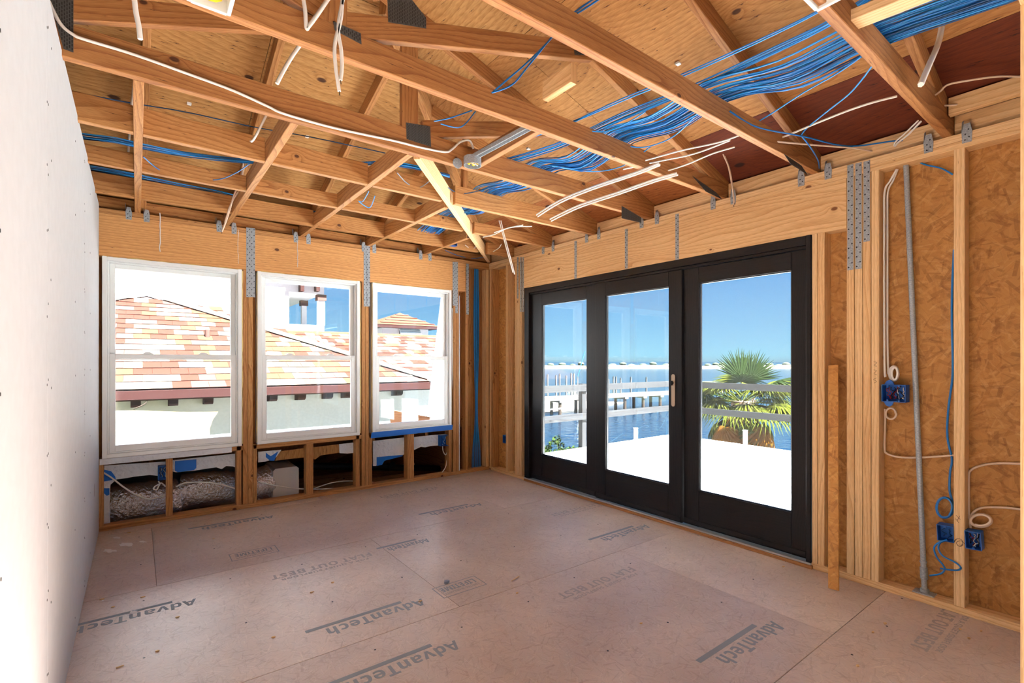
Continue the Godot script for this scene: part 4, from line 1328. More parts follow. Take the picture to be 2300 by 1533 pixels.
func build_cables() -> void:
	var blues := [M["blue_cable"], M["sky_cable"], M["blue_cable"], M["navy_cable"], M["sky_cable"]]
	# the thick bundle lying on the chords, running from the hip corner to the next room
	var b := thing("blue_cable_bundle", "thick bundle of blue data cables lying across the roof trusses", "cables", Vector3(2.2, YP, -2.5))
	var stops := [[-4.15, 2.46, 2.18], [-3.74, 2.535, 2.18], [-3.42, 2.51, 2.17], [-3.13, 2.57, 2.17], [-2.82, 2.525, 2.17], [-2.51, 2.565, 2.18], [-2.2, 2.50, 2.20], [-1.88, 2.545, 2.20], [-1.58, 2.505, 2.20], [-1.29, 2.54, 2.21], [-0.98, 2.51, 2.26], [-0.67, 2.54, 2.30], [-0.2, 2.53, 2.36], [0.5, 2.54, 2.36]]
	for k in 40:
		var off := rng.randf_range(-0.115, 0.115)
		var lift := rng.randf_range(0.0, 0.028)
		var pts := []
		for s in stops:
			off = clampf(off + rng.randf_range(-0.018, 0.018), -0.13, 0.13)
			pts.append(Vector3(s[2] + off, s[1] + lift - (0.0 if k < 34 else 0.03 * sin(s[0] * 5.1)), s[0]))
		cable(b, "cable", pts, 0.0034, blues[k % 5], 4, 5)
	# strays that hang below the bundle
	for q in [[[1240, 372], [1330, 385], [1400, 372], [1460, 330]], [[1310, 292], [1360, 295], [1410, 275], [1450, 250]], [[1400, 327], [1450, 330], [1510, 308], [1560, 262]]]:
		var t := thing("blue_data_cable", "single blue cable sagging below the thick bundle " + {1240: "next to the hip girder", 1310: "above the crossed truss", 1400: "beside the stretched white cables"}[q[0][0]], "cable", Vector3.ZERO, "sagging blue cables under the bundle")
		cable(t, "jacket", many_y(2.505, q), 0.0034, M["sky_cable"])
	# the thinner group beside it
	var b2 := thing("blue_cable_bundle", "thin group of blue cables running beside the thick bundle", "cables", Vector3(1.8, YP, -1.5))
	for k in 8:
		var pts := []
		var o := k * 2.6
		for q in [[1085, 365], [1240, 318], [1400, 248], [1560, 182], [1740, 98], [1860, 38], [1980, -40], [2150, -150]]:
			pts.append(on_y(q[0] + rng.randf_range(-3, 3) + o * 0.4, q[1] + o + rng.randf_range(-1.5, 1.5) - (26 if k < 2 else 0), 2.555 + rng.randf_range(0, 0.01)))
		cable(b2, "cable", pts, 0.0034, blues[k % 5], 5, 5)
	# two that climb between the trusses
	for q in [[[1105, 208], [1150, 190], [1185, 150], [1240, 82]], [[1108, 206], [1140, 178], [1190, 135], [1246, 78]]]:
		var t := thing("blue_data_cable", "blue cable of a pair crossing the roof sheathing between two trusses", "cable", Vector3.ZERO, "pair of blue cables between trusses")
		cable(t, "jacket", many_z(-1.62, q), 0.0036, M["blue_cable"])
	for q in [[[1290, 28], [1318, 8], [1345, -10]], [[1296, 30], [1325, 12], [1360, -12]]]:
		var t := thing("blue_data_cable", "short length of blue cable against the sheathing above the longest chord", "cable", Vector3.ZERO, "short blue cables high up")
		cable(t, "jacket", many_z(-1.30, q), 0.0036, M["blue_cable"])
	for q in [[[975, 272], [1010, 265], [1060, 248]], [[990, 278], [1035, 285], [1068, 250]]]:
		var t := thing("blue_data_cable", "blue cable leaving the gang plate behind the girder post", "cable", Vector3.ZERO, "blue cables by the girder post")
		cable(t, "jacket", many_z(-2.3, q), 0.0034, M["blue_cable"])
	# bundles over the window-side blocking
	var lb := [["blue cable bundle passing over the middle blocking row", [[160, 296], [205, 303], [260, 310], [330, 325], [420, 342], [540, 356], [625, 360], [700, 356], [790, 364], [860, 363], [930, 372], [1010, 392]], 8, 13.0], ["blue cable bundle passing over the lower blocking row along the window wall", [[170, 368], [215, 375], [300, 390], [400, 410], [500, 430], [600, 458], [700, 472], [780, 490], [850, 509], [930, 524], [1000, 545]], 11, 20.0]]
	for e in lb:
		var t := thing("blue_cable_bundle", e[0], "cables", Vector3(0, YP, -4))
		for k in e[2]:
			var pts := []
			var f: float = float(k) / (e[2] - 1)
			for j in e[1].size():
				var q: Array = e[1][j]
				var squeeze: float = 1.0 - 0.55 * j / (e[1].size() - 1)
				pts.append(on_y(q[0], q[1] + f * e[3] * squeeze + rng.randf_range(-1.4, 1.4), 2.553 + rng.randf_range(0, 0.012)))
			cable(t, "cable", pts, 0.0034, blues[(k + 1) % 5], 5, 5)
	var singles := [["lone blue cable strung along the sheathing above the window-side jacks", [[150, 204], [300, 232], [420, 252], [570, 285], [700, 308], [840, 338], [875, 346]], 2.70, "navy_cable"], ["blue cable drooping in a long loop below the middle blocking row", [[322, 352], [365, 385], [430, 402], [490, 403], [530, 388], [560, 368]], 2.44, "blue_cable"], ["blue cable loop hanging next to the hip board", [[892, 388], [915, 412], [940, 421], [960, 410], [975, 395]], 2.47, "grey_cable"], ["thin blue cable curving down over the plate at the corner", [[1000, 562], [1030, 574], [1060, 580], [1090, 577]], 2.45, "blue_cable"], ["dark blue cable dropping from the hip towards the bundle", [[985, 395], [1005, 420], [1030, 433], [1060, 432], [1110, 418]], 2.50, "navy_cable"], ["short grey blue loop below the lower blocking", [[828, 430], [815, 452], [806, 452], [830, 466], [842, 440]], 2.44, "sky_cable"]]
	for e in singles:
		var t := thing("blue_data_cable", e[0], "cable")
		cable(t, "jacket", many_y(e[2], e[1]), 0.0034, M[e[3]])
	# singles over the right wall
	var right := [["blue cable swinging from the bundle down to the plate clip", [[1935, 127], [1880, 165], [1803, 209], [1723, 261], [1680, 280], [1640, 250], [1612, 243]], 2.52, "sky_cable", 0.0036], ["blue cable hanging in front of the dark red sheathing", [[1959, 148], [1935, 180], [1905, 213], [1858, 250], [1815, 285], [1800, 302]], 2.50, "sky_cable", 0.0036], ["blue cable lying along the plate by the metal conduit", [[1640, 250], [1700, 285], [1803, 306], [1905, 328], [2011, 316], [2040, 320], [2056, 334]], 2.47, "blue_cable", 0.0042], ["blue cable dropping to the clip at the longest chord", [[1801, 306], [1820, 330], [1838, 362], [1840, 390]], 2.44, "blue_cable", 0.0036]]
	for e in right:
		var t := thing("blue_data_cable", e[0], "cable")
		cable(t, "jacket", many_y(e[2], e[1]), e[4], M[e[3]])
	# white and beige power cables
	var wh := [
		["white cable stapled along the face of the hip girder", many_z(-2.482, [[108, 0], [135, 52], [165, 78], [195, 90], [300, 122], [420, 165], [520, 202], [600, 238], [640, 256], [750, 287], [880, 315], [950, 332], [1000, 341], [1015, 335], [1035, 318], [1055, 316], [1063, 334]]), 0.0062, "white_cable"],
		["white cable dropping beside the left web of the girder", many_z(-2.0, [[300, -20], [305, 25], [312, 60], [315, 88]]), 0.0075, "white_cable"],
		["white cable folded into a V above the crossed truss", many_z(-1.84, [[678, -20], [685, 20], [688, 62], [694, 58], [715, 30], [742, -10]]), 0.0072, "white_cable"],
		["white cable running on behind the chord from the V", many_z(-2.15, [[676, 98], [655, 128], [635, 162], [622, 188]]), 0.0075, "white_cable"],
		["white cable reappearing below the girder chord", many_z(-2.85, [[600, 255], [585, 285], [570, 312], [563, 318]]), 0.006, "white_cable"],
		["white cable hanging behind the jack nearest the drywall", many_z(-3.4, [[302, 175], [298, 215], [293, 252]]), 0.006, "white_cable"],
		["short white cable hanging from the middle blocking row", many_z(-3.8, [[291, 300], [289, 325], [288, 346]]), 0.006, "white_cable"],
		["white cable over the lower blocking with a cut end", many_z(-3.85, [[549, 352], [545, 375], [540, 398], [528, 408], [514, 408], [511, 392]]), 0.0055, "white_cable"],
		["white cable looping over the roof by the dark red sheathing", many_y(2.50, [[2015, 216], [1960, 230], [1900, 250], [1830, 278], [1760, 307], [1735, 311], [1690, 297], [1655, 268], [1640, 258]]), 0.0055, "white_cable"],
		["beige cable running along the plate behind the blue one", many_y(2.46, [[1743, 318], [1800, 323], [1848, 327], [1920, 333], [1987, 345]]), 0.005, "beige_cable"],
		["thick white cable hanging down at the top right", many_z(-0.55, [[2125, -20], [2118, 40], [2108, 95], [2085, 150], [2068, 190]]), 0.0105, "white_cable"],
		["beige cable bent around the rafter at the top right", many_y(2.52, [[2300, 172], [2240, 172], [2180, 180], [2130, 190], [2112, 205], [2088, 225], [2095, 236], [2140, 236], [2200, 228]]), 0.0045, "beige_cable"],
		["white cable pair entering the plate beside the conduit", many_y(2.45, [[2068, 273], [2040, 302], [2015, 322], [2006, 338], [2004, 344]]), 0.005, "white_cable"],
		["thin white cable parallel to the pair by the conduit", many_y(2.455, [[2062, 271], [2030, 302], [2009, 322], [2012, 340]]), 0.004, "white_cable"],
		["white cable crossing under the jack truss beside the door corner", many_y(2.405, [[1085, 532], [1110, 526], [1140, 512], [1175, 505]]), 0.005, "white_cable"],
		["thin white cable spanning two jack trusses near the corner", many_y(2.405, [[1110, 522], [1150, 510], [1195, 508]]), 0.004, "white_cable"],
		["white cable swinging towards the corner box", many_y(2.44, [[1104, 567], [1120, 557], [1126, 548]]), 0.004, "white_cable"],
		["white cable below the hip by the small blue box", many_y(2.44, [[1045, 550], [1060, 560], [1072, 550]]), 0.003, "white_cable"],
	]
	for e in wh:
		var t := thing("white_power_cable", e[0], "cable")
		cable(t, "jacket", e[1], e[2], M[e[3]])
	# flat white cables stapled under two chords
	for e in [[[[1205, 482], [1257, 450], [1330, 420], [1425, 388], [1480, 366]], 0], [[[1235, 492], [1297, 462], [1380, 434], [1466, 404], [1520, 388]], 1]]:
		for s in 2:
			var t := thing("white_power_cable", ["flat white cable stapled under two chords, the first of its pair towards the corner", "flat white cable stapled under two chords, the second of its pair towards the corner", "flat white cable stapled under two chords, the first of the pair over the door", "flat white cable stapled under two chords, the second of the pair over the door"][e[1] * 2 + s], "cable", Vector3.ZERO, "flat cables stapled under the chords")
			var g := Geo.new()
			g.tube(smooth(many_y(2.402, e[0].map(func(q): return [q[0] + s * 3, q[1] + s * 4])), 5), 0.0065, 6, 0.0035)
			part(t, "jacket", g, M["white_cable"])
	for q in [[[1450, 360], [1530, 338], [1620, 318], [1690, 292]], [[1470, 392], [1540, 370], [1600, 345], [1650, 330]], [[1400, 380], [1480, 362], [1560, 345], [1640, 315]]]:
		var t := thing("white_power_cable", "white cable stretched between chords above the door header, " + {1450: "topmost of three", 1470: "lowest of three", 1400: "middle of three"}[q[0][0]], "cable", Vector3.ZERO, "stretched white cables over the door")
		cable(t, "jacket", many_y(2.45, q), 0.0045, M["white_cable"])
	# cables with cut ends that hang into the room
	var hang := [["twisted white cables hanging from the crossed truss", -1.80, [[[770, -20], [766, 40], [752, 100], [754, 150], [762, 205]], [[774, -20], [760, 60], [766, 110], [768, 150], [765, 180]]], 0.0068], ["beige cable pair hanging over the window wall with a cut end", -4.05, [[[548, 375], [538, 410], [525, 440], [510, 490], [498, 520]], [[545, 380], [541, 420], [520, 455], [505, 500]]], 0.0058], ["beige cable pair hanging at the header over the patio door", -1.75, [[[1616, 310], [1624, 345], [1636, 375], [1646, 430], [1648, 460]], [[1619, 310], [1628, 350], [1640, 385], [1650, 455]]], 0.0042], ["white cable pair hanging at the corner above the wall straps", -3.72, [[[1121, 495], [1128, 522], [1138, 560], [1152, 612]], [[1125, 495], [1132, 525], [1142, 562], [1156, 616]]], 0.0052]]
	for e in hang:
		var t := thing("hanging_cables", e[0], "cables")
		for q in e[2]:
			var c := cable(t, "cable", many_z(e[1], q), e[3], M["white_cable"] if e[1] > -4.0 and e[1] < -1.78 else M["beige_cable"])
			var last := on_z(q[-1][0], q[-1][1], e[1])
			var tip := Geo.new()
			tip.tube([last, last + Vector3(0.002, -0.014, 0)], 0.0016, 5)
			part(c, "wire_tip", tip, M["black_wire"])
	# runs inside the right wall bays
	var xin := XR + 0.05
	var bay := [
		["white cable stapled down the stud pack to the switch box", many_x(XR + 0.03, [[2014, 380], [2000, 405], [1987, 430], [1986, 500], [1986, 700], [1987, 830], [1990, 845]]), 0.0055, "white_cable"],
		["second white cable stapled down the side of the stud pack", many_x(XR + 0.055, [[2016, 380], [2006, 405], [1994, 432], [1993, 500], [1993, 640], [1993, 760], [1995, 840]]), 0.0055, "white_cable"],
		["white cable leaving the switch box loop and crossing the bay", many_x(XR + 0.06, [[1988, 918], [1988, 960], [1987, 1005], [1992, 1018], [2020, 1026], [2060, 1027], [2100, 1025], [2142, 1022]]), 0.0055, "beige_cable"],
		["white cable coming from the next bay above the outlet box", many_x(XR + 0.07, [[2298, 1041], [2240, 1040], [2200, 1046], [2180, 1056], [2176, 1070], [2176, 1120], [2176, 1165]]), 0.0055, "beige_cable"],
		["second white cable arching to the outlet box", many_x(XR + 0.07, [[2298, 1144], [2250, 1139], [2205, 1140], [2185, 1152], [2179, 1172], [2180, 1185]]), 0.0055, "beige_cable"],
		["blue cable entering the bay under the top plate", many_x(XR + 0.07, [[2060, 362], [2080, 370], [2115, 378], [2140, 392]]), 0.004, "blue_cable"],
		["blue cable pair running down beside the single stud", many_x(XR + 0.06, [[2143, 560], [2139, 640], [2138, 720], [2140, 800], [2139, 850], [2130, 920], [2128, 980], [2138, 1030], [2134, 1060], [2133, 1100], [2140, 1130], [2142, 1150]]), 0.0052, "blue_cable"],
	]
	for e in bay:
		var t := thing("wall_cable", e[0], "cable")
		cable(t, "jacket", e[1], e[2], M[e[3]])
	var coil := func(label: String, px: float, py: float, rx: float, ry: float, turns: float, x: float, r: float, m: Material, lean := 0.0):
		var t := thing("cable_coil", label, "cable")
		var pts := []
		var n := int(turns * 14)
		for k in n + 1:
			var a := TAU * k / 14.0
			pts.append(on_x(px + cos(a) * (rx - k * 0.12) + lean * k * 0.15, py + sin(a) * (ry - k * 0.1), x - k * 0.0007))
		cable(t, "jacket", pts, r, m, 2)
	coil.call("white cable looped below the switch box", 2001, 928, 12.5, 13.0, 1.0, XR + 0.05, 0.0055, M["beige_cable"])
	coil.call("several loops of white cable above the switch box", 2007, 838, 11, 17, 3.2, XR + 0.05, 0.0058, M["white_cable"], 0.5)
	coil.call("coiled white cable above the outlet box", 2203, 1168, 25, 15, 2.4, XR + 0.05, 0.0056, M["beige_cable"])
	coil.call("coiled blue cable above the low data box", 2122, 1139, 20, 24, 2.2, XR + 0.05, 0.0046, M["blue_cable"])
	var tl := thing("blue_data_cable", "blue cable tails hanging out of the low data box", "cable")
	cable(tl, "jacket", many_x(XR - 0.012, [[2126, 1212], [2108, 1218], [2098, 1230], [2104, 1250], [2118, 1268], [2122, 1278], [2112, 1288], [2088, 1292]]), 0.0042, M["blue_cable"])
	cable(tl, "jacket", many_x(XR - 0.02, [[2128, 1212], [2112, 1218], [2108, 1232], [2118, 1248], [2145, 1262], [2158, 1274], [2150, 1280], [2125, 1278], [2112, 1276]]), 0.0042, M["blue_cable"])
	# blue cables standing in the corner chase
	var ch := thing("blue_cable_bundle", "blue data cables standing in the dark corner chase", "cables", Vector3(3.1, 0, ZB))
	for k in 11:
		var x0 := 1066.0 + k * 0.8
		var pts := []
		for q in [[0.0, 598], [0.4, 700], [0.2, 800], [-0.3, 900], [0.0, 960], [1.0, 1010], [1.3, 1050]]:
			pts.append(on_z(x0 + q[0] * (k - 5) * 0.9, q[1], ZB - 0.045 - 0.003 * (k % 3)))
		cable(ch, "cable", pts, 0.0036, blues[k % 5], 4, 5)
	# cables under the windows
	var low := [["white cable crossing in front of the foil duct", many_z(ZB - 0.06, [[231, 1060], [250, 1072], [280, 1095], [310, 1113], [340, 1120], [372, 1110]]), 0.006], ["white cable loop below the outlet box beside the cripple stud", many_z(ZB - 0.055, [[356, 1080], [358, 1086], [348, 1092], [345, 1098], [352, 1099], [357, 1090], [362, 1084], [372, 1092]]), 0.005], ["white cable bowed over the second foil duct", many_z(ZB - 0.1, [[396, 1092], [415, 1084], [450, 1082], [490, 1086], [520, 1094], [532, 1099]]), 0.0055], ["white cable sagging past the white plenum", many_z(ZB - 0.1, [[580, 1081], [620, 1090], [660, 1096], [700, 1098], [740, 1097], [800, 1095]]), 0.0055], ["white cable rising to the pack by the third window", many_z(ZB - 0.2, [[704, 1097], [740, 1085], [770, 1080], [800, 1080], [850, 1083], [915, 1081]]), 0.0055], ["thin white cable low in the middle bay", many_z(ZB - 0.12, [[580, 1120], [600, 1126], [616, 1129]]), 0.005], ["white cable hanging from the blue box by the third window", many_z(ZB - 0.05, [[994, 998], [995, 1012], [1001, 1021], [1006, 1010], [1004, 1030], [1000, 1050], [985, 1070]]), 0.0052], ["white cable stretched across the last open bay", many_z(ZB - 0.2, [[838, 1090], [880, 1086], [930, 1080], [975, 1063]]), 0.0045], ["grey white cable standing beside the third window", many_z(ZB - 0.015, [[1016, 692], [1017, 715], [1016, 760], [1017, 850], [1021, 930], [1018, 952]]), 0.0075]]
	for e in low:
		var t := thing("wall_cable", e[0], "cable")
		cable(t, "jacket", e[1], e[2], M["white_cable"])
	var fs := Geo.new()
	fs.box(Vector3(xb(1031.0), 0.04, ZB - 0.02), Vector3(xb(1033.0), 2.0, ZB + 0.001), 0.002)
	solid("foil_strip", fs, M["foam"], "narrow white foil strip standing beside the window studs", "strip")


# ---------------------------------------------------------------- electrical boxes, conduit, fixtures

# an open-fronted box: o is the middle of its mouth, r to its right, out towards the room
func wall_box(label: String, o: Vector3, r: Vector3, out: Vector3, w: float, h: float, dep: float, wires: Array, ears := false, tilt := 0.0, group := "") -> void:
	var t := thing("electrical_box", label, "electrical box", o, group)
	var u := Vector3.UP.rotated(out, tilt)
	var rr := r.rotated(out, tilt)
	var th := 0.003
	var body := Geo.new()
	var at := func(x: float, y: float, z: float) -> Vector3:
		return o + rr * x + u * y + out * z
	body.bar(at.call(-w / 2 + th / 2, 0, -dep), at.call(-w / 2 + th / 2, 0, 0), th, h, u, 0.0008)
	body.bar(at.call(w / 2 - th / 2, 0, -dep), at.call(w / 2 - th / 2, 0, 0), th, h, u, 0.0008)
	body.bar(at.call(0, h / 2 - th / 2, -dep), at.call(0, h / 2 - th / 2, 0), w - 2 * th, th, u, 0.0008)
	body.bar(at.call(0, -h / 2 + th / 2, -dep), at.call(0, -h / 2 + th / 2, 0), w - 2 * th, th, u, 0.0008)
	part(t, "body", body, M["blue_box"])
	var back := Geo.new()
	back.bar(at.call(0, 0, -dep), at.call(0, 0, -dep + th), w - 2 * th, h - 2 * th, u, 0.0)
	part(t, "back", back, M["box_inside"])
	for s in [-1, 1]:
		var b := Geo.new()
		for x in ([-w * 0.25, w * 0.22] if w > 0.09 else [0.0]):
			b.tube([at.call(x, s * (h / 2 - 0.007), -0.03), at.call(x, s * (h / 2 - 0.007), 0.0)], 0.005, 8)
		part(t, "screw_boss", b, M["blue_box"])
		if ears:
			var e := Geo.new()
			e.plate(at.call(0, s * h / 2, -0.012), rr, u * s, PackedVector2Array([Vector2(-w * 0.42, 0), Vector2(0.0, 0), Vector2(-w * 0.06, 0.017), Vector2(-w * 0.18, 0.027), Vector2(-w * 0.32, 0.020)]), 0.01)
			part(t, "mounting_ear", e, M["blue_box"])
	for k in wires.size():
		var g := Geo.new()
		var pts := []
		for j in 7:
			pts.append(at.call(clampf((k + 0.5) / wires.size() * 0.7 * w - 0.35 * w + rng.randf_range(-0.008, 0.008), -w * 0.4, w * 0.4), lerpf(h * 0.34, -h * 0.34, j / 6.0) + rng.randf_range(-0.004, 0.004), -dep * 0.55 + 0.3 * dep * sin(j * 0.9 + k)))
		g.tube(smooth(pts, 4), 0.0021, 6)
		part(t, "wire", g, M[wires[k]])

func build_boxes() -> void:
	var south := Vector3(0, 0, 1)
	var west := Vector3(-1, 0, 0)
	var rw := func(a: Array, b: Array, x: float) -> Array:
		var p := on_x(a[0], a[1], x)
		var q := on_x(b[0], b[1], x)
		return [(p + q) / 2, absf(p.z - q.z), absf(p.y - q.y)]
	var q1: Array = rw.call([1980, 863], [2034, 904], XR - 0.004)
	wall_box("blue two-gang switch box full of red and black wires", q1[0], south, west, q1[1], q1[2], 0.068, ["red_wire", "red_wire", "black_wire", "black_wire", "red_wire", "black_wire", "white_wire", "black_wire", "white_wire"], true)
	var q2: Array = rw.call([2104, 1176], [2142, 1220], XR - 0.004)
	wall_box("low blue data box with cable tails on the single stud", q2[0], south, west, q2[1], q2[2], 0.062, ["navy_cable", "navy_cable"], false, 0.05)
	var q3: Array = rw.call([2167, 1190], [2204, 1238], XR - 0.004)
	wall_box("low blue outlet box with white wires on the single stud", q3[0], south, west, q3[1], q3[2], 0.062, ["black_wire", "red_wire", "white_wire", "white_wire", "black_wire"], false, 0.05)
	var q4: Array = rw.call([1129, 976], [1138, 996], XR + 0.004)
	wall_box("blue outlet box in the corner bay beside the door", q4[0], south, west, 0.075, q4[2], 0.06, ["black_wire"])
	var bw := func(a: Array, b: Array, z: float) -> Array:
		var p := on_z(a[0], a[1], z)
		var q := on_z(b[0], b[1], z)
		return [(p + q) / 2, absf(p.x - q.x), absf(p.y - q.y)]
	var north_out := Vector3(0, 0, 1)
	var q5: Array = bw.call([355, 1047], [375, 1076], ZB - 0.01)
	wall_box("bright blue outlet box on the cripple stud over the foil duct", q5[0], Vector3.RIGHT, north_out, q5[1], q5[2], 0.05, ["black_wire", "white_wire", "black_wire", "white_wire"])
	var q6: Array = bw.call([990, 978], [1008, 1000], ZB - 0.005)
	wall_box("blue outlet box at the end stud by the third window", q6[0], Vector3.RIGHT, north_out, q6[1], q6[2], 0.06, ["black_wire", "white_wire"])
	var c := on_y(1031, 548, YP + 0.03)
	wall_box("small blue box nailed to a jack truss near the corner", Vector3(2.505, c.y, -4.25), Vector3.RIGHT, Vector3(0, 0, 1), 0.07, 0.06, 0.05, ["white_wire", "red_wire"])
	# wire loop between the two low boxes
	var lw := thing("wire_loop", "thin black wire loops between the two low boxes", "wire")
	for s in 2:
		cable(lw, "wire", many_x(XR - 0.007, [[2143, 1215 + s * 2], [2150, 1209], [2160, 1212], [2162, 1224 - s * 3], [2154, 1226], [2148, 1218], [2158, 1214], [2167, 1221]]), 0.0008, M["black_wire"], 4, 4)
	# conduit in the bay
	var p0 := on_x(2077, 1337, XR + 0.045)
	p0.y = 0.038
	var p1 := on_x(2033, 372, XR + 0.05)
	p1.y = 2.45
	var cd := thing("metal_conduit", "thin leaning metal conduit standing in the sheathed bay", "conduit", p0)
	var g := Geo.new()
	g.tube([p0, p1], 0.0125, 14)
	part(cd, "pipe", g, M["galvanized"])
	var g2 := Geo.new()
	var ax := (p1 - p0).normalized()
	g2.tube([p0 + ax * 0.075, p0 + ax * 0.135], 0.0165, 14)
	g2.tube([p0 + ax * 0.16, p0 + ax * 0.168], 0.0155, 14)
	part(cd, "coupling", g2, M["galvanized"])
	var g3 := Geo.new()
	g3.box(p0 + Vector3(-0.035, 0, -0.045), p0 + Vector3(0.03, 0.006, 0.045), 0.002)
	g3.tube([p0 + Vector3(0, 0.005, 0), p0 + Vector3(0, 0.022, 0)], 0.02, 14)
	part(cd, "base_flange", g3, M["galvanized"])
	# strip of strand board leaning on the king stud
	var b0 := on_y(1872, 1325, 0.0)
	var b1 := on_x(1872, 820, XR - 0.009)
	var lean := Geo.new()
	var axd := (b1 - b0).normalized()
	var outd := Vector3(-1, 0, 0)
	lean.bar(b0 + Vector3(0.004, 0.004, 0), b1, 0.052, 0.011, outd, 0.001)
	solid("leaning_strip", lean, M["osb_pale"], "narrow strand board strip leaning against the studs by the door", "board")
	# fixture box and hanger bar between two trusses
	var fb := thing("fixture_box", "round metal fixture box with yellow wire nuts on a sliding bar", "electrical box", Vector3(1.545, 2.40, -2.41))
	var can := Geo.new()
	var cc := Vector3(1.545, 2.395, -2.415)
	for k in 16:
		var a0 := TAU * k / 16
		var a1 := TAU * (k + 1) / 16
		var e0 := Vector3(cos(a0) * 0.052, 0, sin(a0) * 0.05)
		var e1 := Vector3(cos(a1) * 0.052, 0, sin(a1) * 0.05)
		can.quad(cc + e1, cc + e0, cc + e0 + Vector3(0, 0.048, 0), cc + e1 + Vector3(0, 0.048, 0))
		can.quad(cc + e0 * 0.93, cc + e1 * 0.93, cc + e1 * 0.93 + Vector3(0, 0.046, 0), cc + e0 * 0.93 + Vector3(0, 0.046, 0))
		can.quad(cc + e0, cc + e1, cc + e1 * 0.93, cc + e0 * 0.93)
		can.tri(cc + e0 * 0.94 + Vector3(0, 0.045, 0), cc + e1 * 0.94 + Vector3(0, 0.045, 0), cc + Vector3(0, 0.045, 0))
		can.tri(cc + e1 + Vector3(0, 0.048, 0), cc + e0 + Vector3(0, 0.048, 0), cc + Vector3(0, 0.048, 0))
	part(fb, "can", can, M["galvanized"])
	for k in 4:
		var nut := Geo.new()
		nut.ball(cc + Vector3(-0.024 + 0.016 * k, 0.012 + 0.004 * (k % 2), 0.01 * (k % 2)), Vector3(0.010, 0.011, 0.012), 5, 8)
		part(fb, "wire_nut", nut, M["yellow_nut"])
	for k in 2:
		var wi := Geo.new()
		wi.tube(smooth([cc + Vector3(0.01, 0.04, 0), cc + Vector3(0.03, 0.008, 0.015 * k), cc + Vector3(0.015 - 0.03 * k, 0.004, 0.02), cc + Vector3(-0.02, 0.03, 0.01)], 5), 0.002, 5)
		part(fb, "wire", wi, M["white_wire"])
	var barp := Geo.new()
	barp.bar(Vector3(1.548, 2.452, -2.40), Vector3(1.572, 2.452, -1.905), 0.032, 0.008, Vector3.UP, 0.001)
	barp.bar(Vector3(1.533, 2.443, -2.40), Vector3(1.557, 2.443, -1.905), 0.005, 0.022, Vector3.UP, 0.001)
	barp.bar(Vector3(1.563, 2.443, -2.40), Vector3(1.587, 2.443, -1.905), 0.005, 0.022, Vector3.UP, 0.001)
	part(fb, "hanger_bar", barp, M["galvanized"])
	var fl := Geo.new()
	fl.tube([Vector3(1.485, 2.418, -2.487), Vector3(1.485, 2.418, -2.481)], 0.03, 12)
	part(fb, "knockout_plate", fl, M["galvanized"])
	# two recessed housings seen at the top edge of the picture
	for q in [[Vector3(0.185, YP - 0.004, -1.775), "white rimmed fixture housing with yellow insulation under the crossed truss", 0.0], [Vector3(1.70, YP - 0.004, -0.60), "white rimmed fixture housing beside the partition truss", 0.3]]:
		var o: Vector3 = q[0]
		var hb := thing("fixture_housing", q[1], "fixture", o)
		var rim := Geo.new()
		for s in [-1, 1]:
			rim.box(o + Vector3(s * 0.055 - 0.006, -0.006, -0.08), o + Vector3(s * 0.055 + 0.006, 0.05, 0.08), 0.002)
			rim.box(o + Vector3(-0.049, -0.006, s * 0.08 - 0.006), o + Vector3(0.049, 0.05, s * 0.08 + 0.006), 0.002)
		part(hb, "rim", rim, M["white_paint"])
		var lid := Geo.new()
		lid.box(o + Vector3(-0.049, 0.044, -0.074), o + Vector3(0.049, 0.05, 0.074), 0.0)
		part(hb, "inside", lid, M["yellow_foam"])
		var ny := Geo.new()
		ny.ball(o + Vector3(0.0, 0.02, -0.05), Vector3(0.035, 0.016, 0.015), 5, 9)
		part(hb, "yellow_bundle", ny, M["yellow_nut"])
		for k in 3:
			cable(hb, "wire", [o + Vector3(-0.03 + 0.03 * k, 0.04, -0.02), o + Vector3(-0.01 + 0.02 * k, 0.01, 0.0), o + Vector3(0.02 - 0.02 * k, 0.02, 0.03)], 0.0022, M[["white_wire", "red_wire", "white_wire"][k]])


